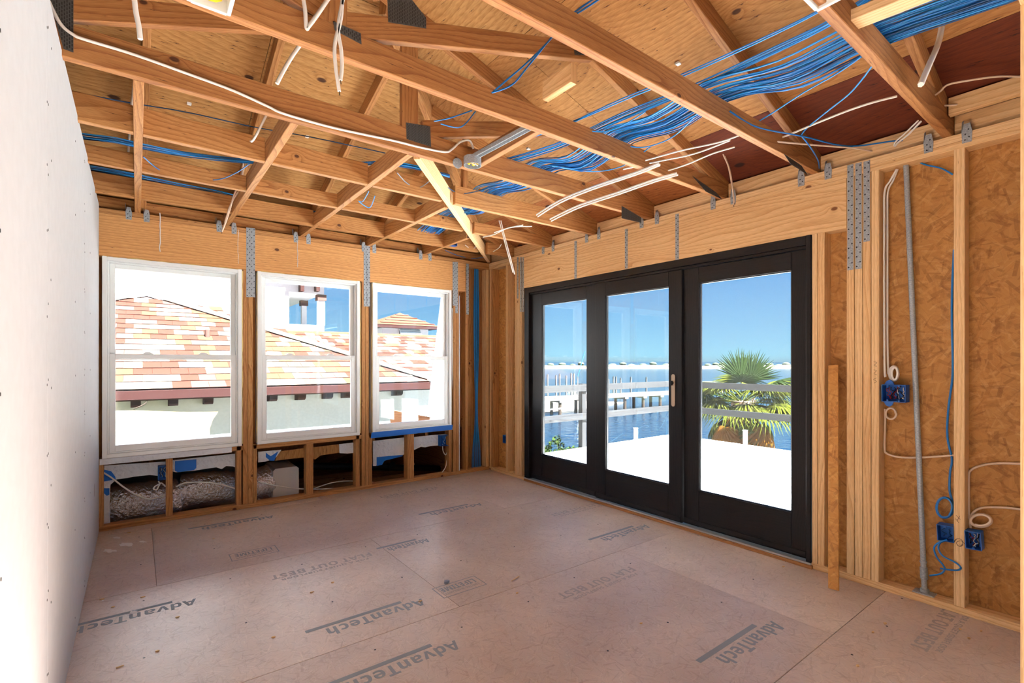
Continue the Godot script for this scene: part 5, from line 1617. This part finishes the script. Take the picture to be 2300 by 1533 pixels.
func build_floor_litter() -> void:
	var chips := [[944, 1350], [320, 1341], [398, 1386], [229, 1346], [253, 1363], [353, 1462], [748, 1308], [614, 1431], [1161, 1332], [1760, 1272], [1988, 1400], [2177, 1434], [2157, 1413], [1926, 1495], [1960, 1420], [700, 1330], [1440, 1400], [2204, 1417], [290, 1196], [480, 1210]]
	for q in chips:
		var p := on_y(q[0], q[1], 0.0)
		var g := Geo.new()
		var pts := PackedVector2Array()
		var n := 5 + rng.randi() % 3
		var turn := rng.randf() * TAU
		for k in n:
			var a := TAU * k / n + turn
			pts.append(Vector2(cos(a) * rng.randf_range(0.005, 0.013), sin(a) * rng.randf_range(0.003, 0.007)))
		g.plate(p + Vector3(0, 0.0045, 0), Vector3.RIGHT, Vector3(0, 0, -1), pts, 0.0045)
		solid("wood_chip", g, M["wood_chip"], "small pale wood chip lying on the subfloor", "debris", "wood chips on the subfloor")
	var st := Geo.new()
	var sp := on_y(1003, 1308, 0.0)
	st.plate(sp + Vector3(0, 0.012, 0), Vector3.RIGHT, Vector3(0, 0, -1), PackedVector2Array([Vector2(-0.018, -0.004), Vector2(-0.004, -0.014), Vector2(0.016, -0.006), Vector2(0.012, 0.010), Vector2(-0.006, 0.014)]), 0.012)
	solid("stone_chip", st, M["grey_cable"], "grey chip of stone lying beside the lifetime stamp", "debris")
	for q in [[260, 1499, 278, 1493], [1149, 1304, 1166, 1293]]:
		var g := Geo.new()
		g.bar(on_y(q[0], q[1], 0.003), on_y(q[2], q[3], 0.003), 0.004, 0.004, Vector3.UP, 0.001)
		solid("splinter", g, M["wood_chip"], "thin pale splinter of wood lying on the subfloor", "debris", "splinters on the subfloor")
	# plaster spilled near the drywall
	for q in [[285, 1222, 34, 8], [246, 1236, 26, 7], [320, 1216, 15, 4], [262, 1207, 14, 4], [231, 1348, 5, 3], [300, 1374, 16, 6]]:
		var pts := PackedVector2Array()
		var c := on_y(q[0], q[1], 0.0)
		for k in 14:
			var a := TAU * k / 14
			var rr := rng.randf_range(0.45, 1.0)
			var e := on_y(q[0] + cos(a) * q[2] * rr * 0.7, q[1] + sin(a) * q[3] * rr * 0.7, 0.0)
			pts.append(Vector2(e.x - c.x, -(e.z - c.z)))
		var g := Geo.new()
		g.plate(c + Vector3(0, 0.0006, 0), Vector3.RIGHT, Vector3(0, 0, -1), pts, 0.0006)
		solid("plaster_spill", g, M["plaster_dust"], "thin white plaster spill on the subfloor near the drywall", "stain", "plaster spills near the drywall")


# ---------------------------------------------------------------- outdoors

const DECK_Y := -0.10

func build_deck() -> void:
	var d := setting("roof_deck", "white membrane roof deck outside the patio door", "deck")
	var xe := 7.95
	var zn := -5.58
	block(d, "deck_sheet", Vector3(XR + 0.11, DECK_Y - 0.25, zn), Vector3(xe, DECK_Y, 7.0), M["deck_membrane"], 0.004)
	for z in [-3.2, -0.8, 1.6]:
		block(d, "membrane_lap", Vector3(XR + 0.12, DECK_Y, z), Vector3(xe - 0.01, DECK_Y + 0.003, z + 0.05), M["deck_membrane"], 0.001)
	var ow := setting("wall_outside", "white stucco wall of the house below the deck", "wall")
	block(ow, "stucco_panel", Vector3(3.4, -4.2, -5.5), Vector3(7.85, DECK_Y - 0.26, 6.9), M["stucco"], 0.0)
	block(ow, "stucco_panel", Vector3(-3.1, -4.2, -7.2), Vector3(3.39, -0.36, 4.75), M["stucco"], 0.0)
	# temporary guard rail of grey boards
	var rails := [[Vector3(xe - 0.03, 0, zn), Vector3(xe - 0.03, 0, 7.0), "weathered grey guard rail along the palm side of the deck"], [Vector3(XR + 0.3, 0, zn + 0.03), Vector3(xe, 0, zn + 0.03), "weathered grey guard rail along the pier side of the deck"]]
	for r in rails:
		var t := thing("guard_rail", r[2], "railing", r[0] + Vector3(0, DECK_Y, 0))
		var dirv: Vector3 = (r[1] - r[0]).normalized()
		for y in [0.395, 0.845]:
			var at := 0.0
			var L: float = r[0].distance_to(r[1])
			while at < L - 0.3:
				var e := minf(at + 3.3, L)
				lumber(t, "rail_board", r[0] + dirv * (at + 0.002) + Vector3(0, y, 0), r[0] + dirv * (e - 0.002) + Vector3(0, y, 0), 0.036, 0.105, Vector3.UP, M["grey_rail"])
				at = e
	# posts
	var post := func(px: float, x: float, z: float, y0: float, y1: float, w: float, m: Material, label: String, nm: String):
		var t := thing(nm, label, "post", Vector3(x, y0, z))
		block(t, "shaft", Vector3(x - w / 2, y0, z - w / 2), Vector3(x + w / 2, y1, z + w / 2), m)
		block(t, "cap", Vector3(x - w / 2 - 0.004, y1, z - w / 2 - 0.004), Vector3(x + w / 2 + 0.004, y1 + 0.008, z + w / 2 + 0.004), m)
	var pa := on_z(1308, 980, zn - 0.035)
	post.call(1308, pa.x, zn - 0.035, -0.4, 0.9, 0.09, M["grey_rail"], "grey timber post of the guard rail behind the left door panel", "rail_post")
	post.call(0, xe + 0.04, 5.0, -0.4, 0.9, 0.09, M["grey_rail"], "grey timber post at the far end of the deck rail", "rail_post")
	var pb := on_z(1428, 985, zn + 0.12)
	post.call(1428, pb.x, zn + 0.12, DECK_Y, DECK_Y + 0.22, 0.05, M["white_paint"], "short white post standing at the pier edge of the deck", "white_post")
	var pc := on_x(1674, 985, xe - 0.14)
	post.call(1674, xe - 0.14, pc.z, DECK_Y, DECK_Y + 0.25, 0.05, M["white_paint"], "short white post standing in front of the palm", "white_post")
	# shrub at the corner of the deck
	var sp := on_z(1262, 1000, zn - 0.6)
	shrub(Vector3(sp.x - 0.1, -0.42, zn - 0.75), "low green shrub growing beyond the corner of the deck", 0.62)
	shrub(Vector3(sp.x - 1.5, -0.55, zn - 0.9), "low green shrub growing beside the stucco wall", 0.6)
	palm(Vector3(9.65, 0.42, -5.13))

func shrub(at: Vector3, label: String, r: float) -> void:
	var t := thing("shrub", label, "shrub", Vector3(at.x, at.y, at.z))
	var g := Geo.new()
	for k in 1500:
		var d := Vector3(rng.randfn(), rng.randfn(), rng.randfn()).normalized()
		var p := at + Vector3(d.x * r, d.y * r * 0.62, d.z * r) * rng.randf_range(0.75, 1.0) * (0.85 + 0.25 * sin(d.x * 7.0 + d.z * 5.0))
		var a := Vector3(rng.randfn(), rng.randfn() + 0.8, rng.randfn()).normalized() * rng.randf_range(0.025, 0.05)
		var b := a.cross(Vector3(rng.randfn(), rng.randfn(), rng.randfn())).normalized() * rng.randf_range(0.010, 0.018)
		g.quad(p - a, p + b, p + a, p - b)
	part(t, "foliage", g, M["shrub_leaf"]).set_meta("kind", "stuff")
	var s := Geo.new()
	s.tube([at - Vector3(0, 3.2, 0), at], 0.06, 7)
	part(t, "stem", s, M["palm_trunk"])

# a fan leaf: stalk and split blade; droop bends the tips down
func fan_leaf(stalk: float, blade: float, spread: float, droop: float, r: RandomNumberGenerator) -> ArrayMesh:
	var g := Geo.new()
	g.tube([Vector3.ZERO, Vector3(0, stalk * 0.5, 0.015), Vector3(0, stalk, 0.0)], 0.011, 5)
	var n := 30
	for k in n:
		var a := lerpf(-spread, spread, float(k) / (n - 1)) + r.randf_range(-0.03, 0.03)
		var L := blade * (0.72 + 0.28 * cos(a * 0.8)) * r.randf_range(0.88, 1.05)
		var d := Vector3(sin(a), cos(a), 0)
		var s := Vector3(cos(a), -sin(a), 0)
		var hub := Vector3(0, stalk, 0)
		var fold := Vector3(0, 0, 0.018 * (1 if k % 2 else -1))
		var w := 0.021
		var p := []
		for j in 5:
			var f := j / 4.0
			p.append(hub + d * L * f + Vector3(0, 0, -droop * f * f * L) + Vector3(0, -0.25 * droop * f * f * f * L, 0))
		var wid := [0.25, 1.0, 0.9, 0.5, 0.03]
		for j in 4:
			var m0: Vector3 = p[j] + fold * wid[j] * 0.4
			var m1: Vector3 = p[j + 1] + fold * wid[j + 1] * 0.4
			g.quad(p[j] - s * w * wid[j], m0, m1, p[j + 1] - s * w * wid[j + 1])
			g.quad(m0, p[j] + s * w * wid[j], p[j + 1] + s * w * wid[j + 1], m1)
	return g.done()

func palm(c: Vector3) -> void:
	var t := thing("palm_tree", "fan palm with upright green leaves and yellowed lower leaves behind the rail", "palm", Vector3(c.x, -3.6, c.z))
	var g := Geo.new()
	g.tube([Vector3(c.x, -3.8, c.z), Vector3(c.x + 0.05, -1.6, c.z), c + Vector3(0, 0.05, 0)], 0.19, 12)
	part(t, "trunk", g, M["palm_trunk"])
	for k in 40:
		var a := TAU * k / 12.0 + rng.randf() * 0.5
		var b := Geo.new()
		var y := c.y - 0.1 - 0.045 * k
		b.bar(Vector3(c.x + cos(a) * 0.17, y, c.z + sin(a) * 0.17), Vector3(c.x + cos(a) * 0.30, y + 0.2, c.z + sin(a) * 0.30), 0.07, 0.02, Vector3(cos(a), 0, sin(a)), 0.003)
		part(t, "leaf_boot", b, M["palm_trunk"])
	var r := RandomNumberGenerator.new()
	r.seed = 77
	var up := [fan_leaf(0.42, 0.62, 1.15, 0.10, r), fan_leaf(0.5, 0.64, 1.3, 0.22, r)]
	var mid := [fan_leaf(0.62, 0.66, 1.8, 0.45, r), fan_leaf(0.6, 0.7, 1.9, 0.6, r)]
	var low := [fan_leaf(0.55, 0.66, 1.7, 0.75, r), fan_leaf(0.5, 0.6, 1.6, 0.85, r)]
	# towards the camera is west-southwest of the palm
	var toc := Vector3(-c.x, 0, -c.z).normalized()
	var side := toc.cross(Vector3.UP).normalized()   # to the picture's left from the camera
	var spec := []
	spec.append([-0.02, 1.35, up, "frond_green", 0.15])
	spec.append([0.48, 1.22, up, "frond_green", -0.1])
	for k in 15:
		spec.append([TAU * k / 15.0, r.randf_range(0.25, 0.75), mid, "frond_lime" if k % 3 else "frond_green", 0.0])
	for k in 15:
		spec.append([TAU * (k + 0.4) / 15.0, r.randf_range(-0.35, 0.15), mid, "frond_lime", 0.0])
	for k in 16:
		spec.append([TAU * (k + 0.2) / 16.0, r.randf_range(-1.0, -0.55), low, "frond_lime" if k % 2 else "frond_dry", 0.0])
	for e in spec:
		var out: Vector3 = -side * sin(e[0]) + toc * cos(e[0])
		var d := (out * cos(e[1]) + Vector3.UP * sin(e[1])).normalized()
		if e[2] == up:
			d = (-side * sin(e[0]) * 0.75 + Vector3.UP).normalized()
		var face := toc if e[2] == up else (Vector3.UP * cos(e[1]) - out * sin(e[1])).normalized()
		var x := d.cross(face).normalized()
		var z := x.cross(d).normalized()
		var m := part(t, "frond", e[2][r.randi() % 2], M[e[3]])
		m.transform = Transform3D(Basis(x, d, z).rotated(d, e[4]), c - t.position + d * 0.08)

# a flat roof tile whose nose is cut back underneath
func tile_mesh(w: float, l: float) -> ArrayMesh:
	var g := Geo.new()
	var hw := w / 2 - 0.002
	var nose := Vector2(0.0, 0.036)
	var prof := [Vector2(0.0, 0.038), Vector2(l, 0.038), Vector2(l, 0.0), Vector2(0.045, 0.0), Vector2(0.004, 0.026)]
	for k in prof.size():
		var a: Vector2 = prof[k]
		var b: Vector2 = prof[(k + 1) % prof.size()]
		g.quad(Vector3(-hw, a.y, a.x), Vector3(-hw, b.y, b.x), Vector3(hw, b.y, b.x), Vector3(hw, a.y, a.x))
	for s in [-1, 1]:
		for k in range(1, prof.size() - 1):
			var q := [prof[0], prof[k], prof[k + 1]].map(func(e): return Vector3(s * hw, e.y, e.x))
			if s < 0:
				g.tri(q[0], q[2], q[1])
			else:
				g.tri(q[0], q[1], q[2])
	return g.done()

func build_neighbour() -> void:
	var h := thing("neighbour_house", "white stucco house with an orange tiled hip roof outside the windows", "house", Vector3(3, SEA, -15))
	var ze := -12.5
	var ye := 0.66
	var tanp := 0.445
	var ang := atan(tanp)
	var rowd := 0.34
	var mats := ["tile_red", "tile_orange", "tile_pink", "tile_cream", "tile_pink", "tile_red", "tile_orange", "tile_cream"]
	var tm := tile_mesh(0.33, 0.43)
	var peak := Vector3(0.24, ye + (18.2 - 12.5) * tanp, -18.2)
	# decks under the tiles
	var deckg := Geo.new()
	deckg.tri(Vector3(6.71, ye, ze), peak, Vector3(-6.2, ye, ze))
	deckg.tri(Vector3(6.71, ye, ze), Vector3(6.71, ye, -23.9), peak)
	deckg.tri(Vector3(-6.2, ye, ze), peak, Vector3(-6.2, ye, -23.9))
	deckg.tri(Vector3(6.71, ye - 0.02, ze), Vector3(-6.2, ye - 0.02, ze), Vector3(0.24, ye - 0.02, -23.9))
	part(h, "roof_deck", deckg, M["tile_base"])
	var n := 0
	for r in 17:
		var s := r * rowd
		var z := ze - s * cos(ang)
		var y := ye + s * sin(ang)
		var x1 := 6.71 - s * cos(ang) - 0.05
		var x := -1.05 + (0.165 if r % 2 else 0.0)
		while x < x1 - 0.05:
			if n < 296 and x + 0.33 <= x1 + 0.12:
				var m := part(h, "roof_tile", tm, M[mats[rng.randi() % 8]])
				m.transform = Transform3D(Basis(Vector3.RIGHT, ang - 0.05) * Basis(Vector3.UP, PI), Vector3(x + 0.165, y + 0.012, z) - h.position)
				n += 1
			x += 0.33
	# hip caps
	var capg := Geo.new()
	for k in 10:
		var a0 := PI * k / 10
		var a1 := PI * (k + 1) / 10
		var e0 := Vector3(cos(a0) * 0.12, sin(a0) * 0.10, 0)
		var e1 := Vector3(cos(a1) * 0.12, sin(a1) * 0.10, 0)
		capg.quad(e0, e0 * 0.85 - Vector3(0, 0, 0.44), e1 * 0.85 - Vector3(0, 0, 0.44), e1)
		capg.tri(e0, e1, Vector3.ZERO)
	var cm := capg.done()
	for hip in [[Vector3(6.71, ye, ze), peak], [Vector3(-6.2, ye, ze), peak]]:
		var a: Vector3 = hip[0]
		var b: Vector3 = hip[1]
		var d := (b - a).normalized()
		var x := d.cross(Vector3.UP).normalized()
		var L := a.distance_to(b)
		var at := 0.0
		while at < L:
			var p := a + d * at
			if p.x > -1.5:
				var m := part(h, "hip_tile", cm, M["tile_cream"])
				m.transform = Transform3D(Basis(x, x.cross(d), -d), p + Vector3(0, 0.05, 0) - h.position)
			at += 0.36
	# fascia, soffit, brackets, walls
	part(h, "fascia", box_geo(Vector3(-6.3, ye - 0.17, ze - 0.02), Vector3(6.75, ye + 0.005, ze + 0.05)), M["fascia_brown"])
	part(h, "soffit", box_geo(Vector3(-6.3, ye - 0.20, ze - 0.62), Vector3(6.75, ye - 0.18, ze)), M["tile_pink"])
	part(h, "wall", box_geo(Vector3(-6.0, SEA, -23.5), Vector3(6.1, ye - 0.2, ze - 0.62)), M["stucco"])
	for q in [305, 389, 468, 612, 676, 737, 780, 894]:
		var p := on_z(q, 905, ze - 0.35)
		var g := Geo.new()
		g.plate(Vector3(p.x + 0.085, ye - 0.2, ze - 0.62), Vector3(0, 0, 1), Vector3.UP, PackedVector2Array([Vector2(0, 0), Vector2(0.42, 0), Vector2(0.40, -0.10), Vector2(0.30, -0.15), Vector2(0, -0.17)]), -0.17)
		part(h, "bracket", g, M["fascia_brown"])
	var vent := Geo.new()
	var vp := on_z(466, 773, -15.2)
	vent.tube([Vector3(vp.x, ye + 2.7 * tanp - 0.1, -15.2), Vector3(vp.x, ye + 2.7 * tanp + 0.22, -15.2)], 0.06, 10)
	part(h, "roof_vent", vent, M["tile_pink"])
	# second wing behind the hip
	var w2 := h
	var byrow := {}
	for r in 14:
		var z := -16.0 - r * 0.31
		var y := 0.46 + r * 0.138
		var x := 2.4 + (0.165 if r % 2 else 0.0)
		while x < 13.0:
			var mname: String = mats[rng.randi() % 8]
			if not byrow.has(mname):
				byrow[mname] = Geo.new()
			byrow[mname].bar(Vector3(x + 0.165, y + 0.02, z), Vector3(x + 0.165, y + 0.15, z - 0.40), 0.325, 0.032, Vector3.UP, 0.0)
			x += 0.33
	for k in byrow:
		part(w2, "wing_tiles", byrow[k], M[k]).set_meta("kind", "stuff")
	var under := Geo.new()
	under.quad(Vector3(2.2, 0.42, -16.0), Vector3(13.2, 0.42, -16.0), Vector3(13.2, 2.36, -20.35), Vector3(2.2, 2.36, -20.35))
	under.quad(Vector3(13.2, 0.42, -24.7), Vector3(2.2, 0.42, -24.7), Vector3(2.2, 2.36, -20.35), Vector3(13.2, 2.36, -20.35))
	part(w2, "wing_roof", under, M["tile_base"])
	part(w2, "wing_ridge", tube_geo([Vector3(2.2, 2.36, -20.35), Vector3(13.2, 2.36, -20.35)], 0.09, 8), M["tile_orange"])
	part(w2, "wing_wall", box_geo(Vector3(2.4, SEA, -24.4), Vector3(12.9, 0.4, -16.6)), M["stucco"])
	# little tower with a teal shutter
	var zt := -26.0
	var tw := thing("roof_tower", "small square tower with tiled cap and teal shutter", "tower", Vector3(on_z(912, 790, zt).x, SEA, zt))
	var xa := on_z(858, 790, zt).x
	var xc := on_z(962, 790, zt).x
	var yt := on_z(912, 737, zt).y
	part(tw, "wall", box_geo(Vector3(xa, SEA, zt - (xc - xa)), Vector3(xc, yt, zt)), M["stucco"])
	var ex0 := xa - 0.45
	var ex1 := xc + 0.45
	part(tw, "fascia", box_geo(Vector3(ex0, yt - 0.02, zt - (xc - xa) - 0.45), Vector3(ex1, yt + 0.15, zt + 0.45)), M["fascia_brown"])
	var top := on_z(898, 702, zt - (xc - xa) / 2)
	var cap := Geo.new()
	var cz0 := zt + 0.47
	var cz1 := zt - (xc - xa) - 0.47
	var yb := yt + 0.15
	cap.tri(Vector3(ex0, yb, cz0), Vector3(ex1, yb, cz0), top)
	cap.tri(Vector3(ex1, yb, cz0), Vector3(ex1, yb, cz1), top)
	cap.tri(Vector3(ex1, yb, cz1), Vector3(ex0, yb, cz1), top)
	cap.tri(Vector3(ex0, yb, cz1), Vector3(ex0, yb, cz0), top)
	part(tw, "roof", cap, M["tile_orange"])
	for k in 4:
		var f := 0.12 + k * 0.22
		var a := Vector3(ex0, yb, cz0).lerp(top, f)
		var b := Vector3(ex1, yb, cz0).lerp(top, f)
		part(tw, "tile_course", tube_geo([a + Vector3(0, 0.02, 0.02), b + Vector3(0, 0.02, 0.02)], 0.035, 6), M["tile_pink" if k % 2 else "tile_red"])
	var sa := on_z(898, 738, zt + 0.06)
	var sb := on_z(942, 770, zt + 0.06)
	part(tw, "window_frame", box_geo(Vector3(sa.x, sb.y - 0.15, zt), Vector3(sb.x, sa.y, zt + 0.05)), M["shutter_teal"])
	var shp := Geo.new()
	shp.bar(Vector3((sa.x + sb.x) / 2, sa.y - 0.02, zt + 0.06), Vector3((sa.x + sb.x) / 2, sb.y + 0.1, zt + 0.55), sb.x - sa.x + 0.06, 0.03, Vector3.UP, 0.002)
	var sh := part(tw, "shutter", shp, M["shutter_white"])
	for k in 7:
		var f := (k + 0.5) / 7.0
		var c := Vector3((sa.x + sb.x) / 2, sa.y - 0.02, zt + 0.06).lerp(Vector3((sa.x + sb.x) / 2, sb.y + 0.1, zt + 0.55), f)
		part(sh, "slat", box_geo(c + Vector3(-(sb.x - sa.x) / 2, 0.012, -0.02), c + Vector3((sb.x - sa.x) / 2, 0.03, 0.02)), M["shutter_teal" if k < 3 else "shutter_white"])
	# tall white house with an upper balcony
	var zh := -25.0
	var tb := thing("tall_house", "tall white house with a columned upper balcony", "house", Vector3(0, SEA, zh))
	var xw := on_z(649, 700, zh).x
	part(tb, "wall", box_geo(Vector3(-14, SEA, zh - 8), Vector3(xw, 9.5, zh)), M["stucco"])
	part(tb, "eave", box_geo(Vector3(-14, on_z(400, 627, zh).y + 1.64, zh - 8), Vector3(xw + 0.4, 9.9, zh + 1.2)), M["stucco"])
	var bx1 := on_z(728, 700, zh).x
	var yf := on_z(690, 729, zh).y
	var yc := on_z(690, 658, zh).y
	part(tb, "parapet", box_geo(Vector3(xw, SEA, zh - 3.4), Vector3(bx1, yf, zh)), M["stucco"])
	part(tb, "balcony_roof", box_geo(Vector3(xw, yc, zh - 8), Vector3(bx1, yc + 1.6, zh)), M["stucco"])
	part(tb, "balcony_eave", box_geo(Vector3(xw, yc + 1.0, zh - 8), Vector3(bx1 + 0.9, yc + 1.2, zh + 0.9)), M["fascia_brown"])
	for q in [[716, 730], [678, 689]]:
		var a := on_z(q[0], 700, zh).x
		var b := on_z(q[1], 700, zh).x
		var zz := zh - 0.02 if q[0] > 700 else zh - 3.0
		if q[0] < 700:
			a = on_z(q[0], 700, zz).x
			b = on_z(q[1], 700, zz).x
		part(tb, "column", box_geo(Vector3(a, yf, zz - (b - a)), Vector3(b, yc, zz)), M["stucco"])
		part(tb, "column_cap", box_geo(Vector3(a - 0.06, yc - 0.3, zz - (b - a) - 0.06), Vector3(b + 0.06, yc - 0.02, zz + 0.06)), M["tile_pink"])
	for q in [675, 710]:
		var a := on_z(q, 646, zh + 0.05)
		part(tb, "bracket", box_geo(Vector3(a.x - 0.08, a.y - 0.2, zh), Vector3(a.x + 0.08, a.y + 0.25, zh + 0.4)), M["fascia_brown"])
	# cream shade sail below the eave
	var zs := -11.6
	var sail := PackedVector2Array()
	for q in [[200, 915], [260, 922], [300, 921], [360, 923], [420, 925], [490, 924], [478, 942], [471, 962], [472, 985], [480, 1003], [500, 1040], [200, 1060]]:
		var p := on_z(q[0], q[1], zs)
		sail.append(Vector2(p.x, p.y))
	var sg := Geo.new()
	sg.plate(Vector3(0, 0, zs), Vector3.RIGHT, Vector3.UP, sail, 0.012)
	var so := thing("shade_sail", "cream shade sail with a curved edge stretched below the tiled roof", "shade sail", Vector3(0, SEA, zs))
	part(so, "cloth", sg, M["sail_cream"])
	var hp := on_z(323, 908, zs - 0.1)
	part(so, "cord", tube_geo(smooth([on_z(300, 918, zs), hp, on_z(330, 900, ze - 0.4)], 4), 0.012, 6), M["piling"])
	# white boards leaning outside the third window
	var zl := -7.45
	for e in [[[1003, 640], [962, 985], 0.075, "wide white board leaning outside the third window"], [[1016, 640], [978, 985], 0.05, "narrow white board leaning behind the wide one outside"]]:
		if e[2] < 0.06:
			zl -= 0.12
		var a := on_z(e[0][0], e[0][1], zl)
		var b := on_z(e[1][0], e[1][1], zl)
		var d := b - a
		var g := Geo.new()
		g.bar(b + d * 2.2, a - d * 0.1, e[2] * 2.0, 0.03, Vector3(0, 0, 1), 0.002)
		solid("leaning_board", g, M["white_paint"], e[3], "board")

func box_geo(a: Vector3, b: Vector3) -> Geo:
	var g := Geo.new()
	g.box(a, b, 0.0)
	return g

func tube_geo(p: Array, r: float, sides: int) -> Geo:
	var g := Geo.new()
	g.tube(p, r, sides)
	return g

func build_waterfront() -> void:
	var land := setting("ground", "lawn and sand around the houses below", "ground")
	part(land, "lawn", box_geo(Vector3(-60, SEA - 1.0, -60), Vector3(10.8, SEA + 0.25, 40)), M["lawn"])
	var sea := Geo.new()
	sea.quad(Vector3(10.8, SEA, 1200), Vector3(2200, SEA, 1200), Vector3(2200, SEA, -2200), Vector3(10.8, SEA, -2200))
	solid("water", sea, M["sea"], "blue water of the bay beyond the deck", "water", "", "stuff")
	# sand bar under the pier
	var sb := PackedVector2Array()
	for q in [[1150, 897], [1250, 895], [1330, 902], [1400, 903], [1330, 915], [1240, 925], [1150, 930]]:
		var p := on_y(q[0], q[1], SEA + 0.01)
		sb.append(Vector2(p.x, -p.z))
	var sg := Geo.new()
	sg.plate(Vector3(0, SEA + 0.05, 0), Vector3.RIGHT, Vector3(0, 0, -1), sb, 0.3)
	solid("sand_bar", sg, M["sand"], "pale sand bar under the pier", "sand")
	# pier
	var yp := -2.3
	var a := on_y(1150, 896, yp)
	var b := on_y(1620, 874, yp)
	var pr := thing("pier", "white railed wooden pier over the water", "pier", Vector3(a.x, SEA, a.z))
	var d := (b - a).normalized()
	var sidev := d.cross(Vector3.UP).normalized()
	var L := a.distance_to(b)
	var at := 0.0
	while at < L:
		var e := minf(at + 0.6, L)
		var g := Geo.new()
		g.bar(a + d * at, a + d * (e - 0.02), 1.8, 0.10, Vector3.UP, 0.01)
		part(pr, "deck_plank", g, M["pier_board"])
		at += 0.6
	for s in [-1, 1]:
		part(pr, "stringer", bar_geo(a + sidev * s * 0.85 - Vector3(0, 0.17, 0), b + sidev * s * 0.85 - Vector3(0, 0.17, 0), 0.12, 0.22), M["pier_board"])
		for y in [1.0]:
			part(pr, "rail", bar_geo(a + sidev * s * 0.88 + Vector3(0, y, 0), b + sidev * s * 0.88 + Vector3(0, y, 0), 0.06, 0.07), M["pier_paint"])
	at = 0.5
	while at < L:
		for s in [-1, 1]:
			var p: Vector3 = a + d * at + sidev * s * 0.88
			part(pr, "rail_post", bar_geo(p, p + Vector3(0, 1.05, 0), 0.07, 0.07), M["pier_paint"])
		at += 2.6
	for q in [1200, 1248, 1303, 1345, 1393, 1434, 1472, 1520, 1575]:
		var r := ray(q, 890)
		# where the sight line crosses the pier in plan
		var den := r.x * d.z - r.z * d.x
		var tt := (a.x * d.z - a.z * d.x) / den
		var p := Vector3(r.x * tt, 0, r.z * tt)
		for s in [-0.7, 0.7]:
			part(pr, "pile", tube_geo([Vector3(p.x, SEA - 0.5, p.z) + sidev * s, Vector3(p.x, yp - 0.05, p.z) + sidev * s], 0.17, 9), M["piling"])
		part(pr, "pile_cap", bar_geo(Vector3(p.x, yp - 0.36, p.z) - sidev * 1.0, Vector3(p.x, yp - 0.36, p.z) + sidev * 1.0, 0.5, 0.22), M["pier_board"])
	# mooring piles
	for q in [[1230, 843], [1249, 845], [1257, 842], [1272, 846], [1283, 840], [1289, 841], [1297, 848], [1367, 854], [1378, 848], [1384, 848], [1394, 851], [1417, 849], [1452, 849]]:
		var p := on_y(q[0], 889, SEA)
		var yt: float = EYE + (HOR - q[1]) / FPX * (Vector3(p.x, 0, p.z).dot(fw))
		var m := thing("mooring_pile", "white capped mooring pile standing in the water by the pier", "pile", Vector3(p.x, SEA, p.z), "white mooring piles")
		part(m, "shaft", tube_geo([Vector3(p.x, SEA - 0.5, p.z), Vector3(p.x, yt, p.z)], 0.13, 9), M["pier_paint"])
		var cone := Geo.new()
		cone.tube([Vector3(p.x, yt, p.z), Vector3(p.x, yt + 0.25, p.z)], 0.17, 9, -1.0, 0.2)
		part(m, "cap", cone, M["pier_paint"])
	var mast := thing("sail_boat", "small moored boat with a raked blue mast behind the pier", "boat", on_y(1300, 880, SEA))
	var mp := on_y(1300, 880, SEA)
	var hull := Geo.new()
	hull.bar(mp + Vector3(-2.2, 0.4, 0.6), mp + Vector3(2.2, 0.4, -0.6), 1.6, 0.8, Vector3.UP, 0.3)
	part(mast, "hull", hull, M["white_paint"])
	var fwd := Vector3(mp.x, 0, mp.z).dot(fw)
	var m0 := ray(1294, 858) * fwd + Vector3(0, EYE, 0)
	var m1 := ray(1314, 788) * fwd + Vector3(0, EYE, 0)
	part(mast, "mast", tube_geo([m0, m1], 0.06, 7), M["navy_cable"])
	# far shore: sand, scrub and separate trees
	var s0 := on_y(700, 827, SEA)
	var s1 := on_y(2250, 827.5, SEA)
	var isl := setting("far_shore", "low sandy island along the horizon", "island")
	var dirv := (s1 - s0).normalized()
	var back := dirv.cross(Vector3.UP).normalized()
	if back.dot(fw) < 0:
		back = -back
	part(isl, "beach", bar_geo(s0 + back * 12.0, s1 + back * 12.0, 26.0, 1.4), M["sand"])
	var LL := s0.distance_to(s1)
	var kk := 0
	var pos := 0.0
	while pos < LL:
		var g := Geo.new()
		var hgt := rng.randf_range(1.0, 2.1)
		var c := s0 + dirv * pos + back * rng.randf_range(20, 34) + Vector3(0, 0.6, 0)
		g.ball(c, Vector3(rng.randf_range(7, 13), hgt, 7), 6, 10)
		part(isl, "scrub", g, M["island_olive"] if kk % 2 else M["island_green"])
		kk += 1
		pos += rng.randf_range(4.0, 8.0)
	for k in 60:
		var g := Geo.new()
		var c := s0 + dirv * (LL * (k + 0.35 + 0.3 * rng.randf()) / 60.0) + back * rng.randf_range(30, 46)
		var hh := rng.randf_range(1.8, 3.1)
		var t := thing("distant_tree", "small dark green tree on the far island", "tree", c + Vector3(0, 0.4, 0), "trees on the far island")
		g.ball(c + Vector3(0, hh, 0), Vector3(rng.randf_range(1.8, 3.0), rng.randf_range(1.0, 1.7), 3.0), 5, 8)
		part(t, "crown", g, M["island_green"])
		part(t, "trunk", tube_geo([c, c + Vector3(0, hh, 0)], 0.3, 5), M["palm_trunk"])

func bar_geo(a: Vector3, b: Vector3, w: float, d: float) -> Geo:
	var g := Geo.new()
	g.bar(a, b, w, d, Vector3.UP, 0.0)
	return g
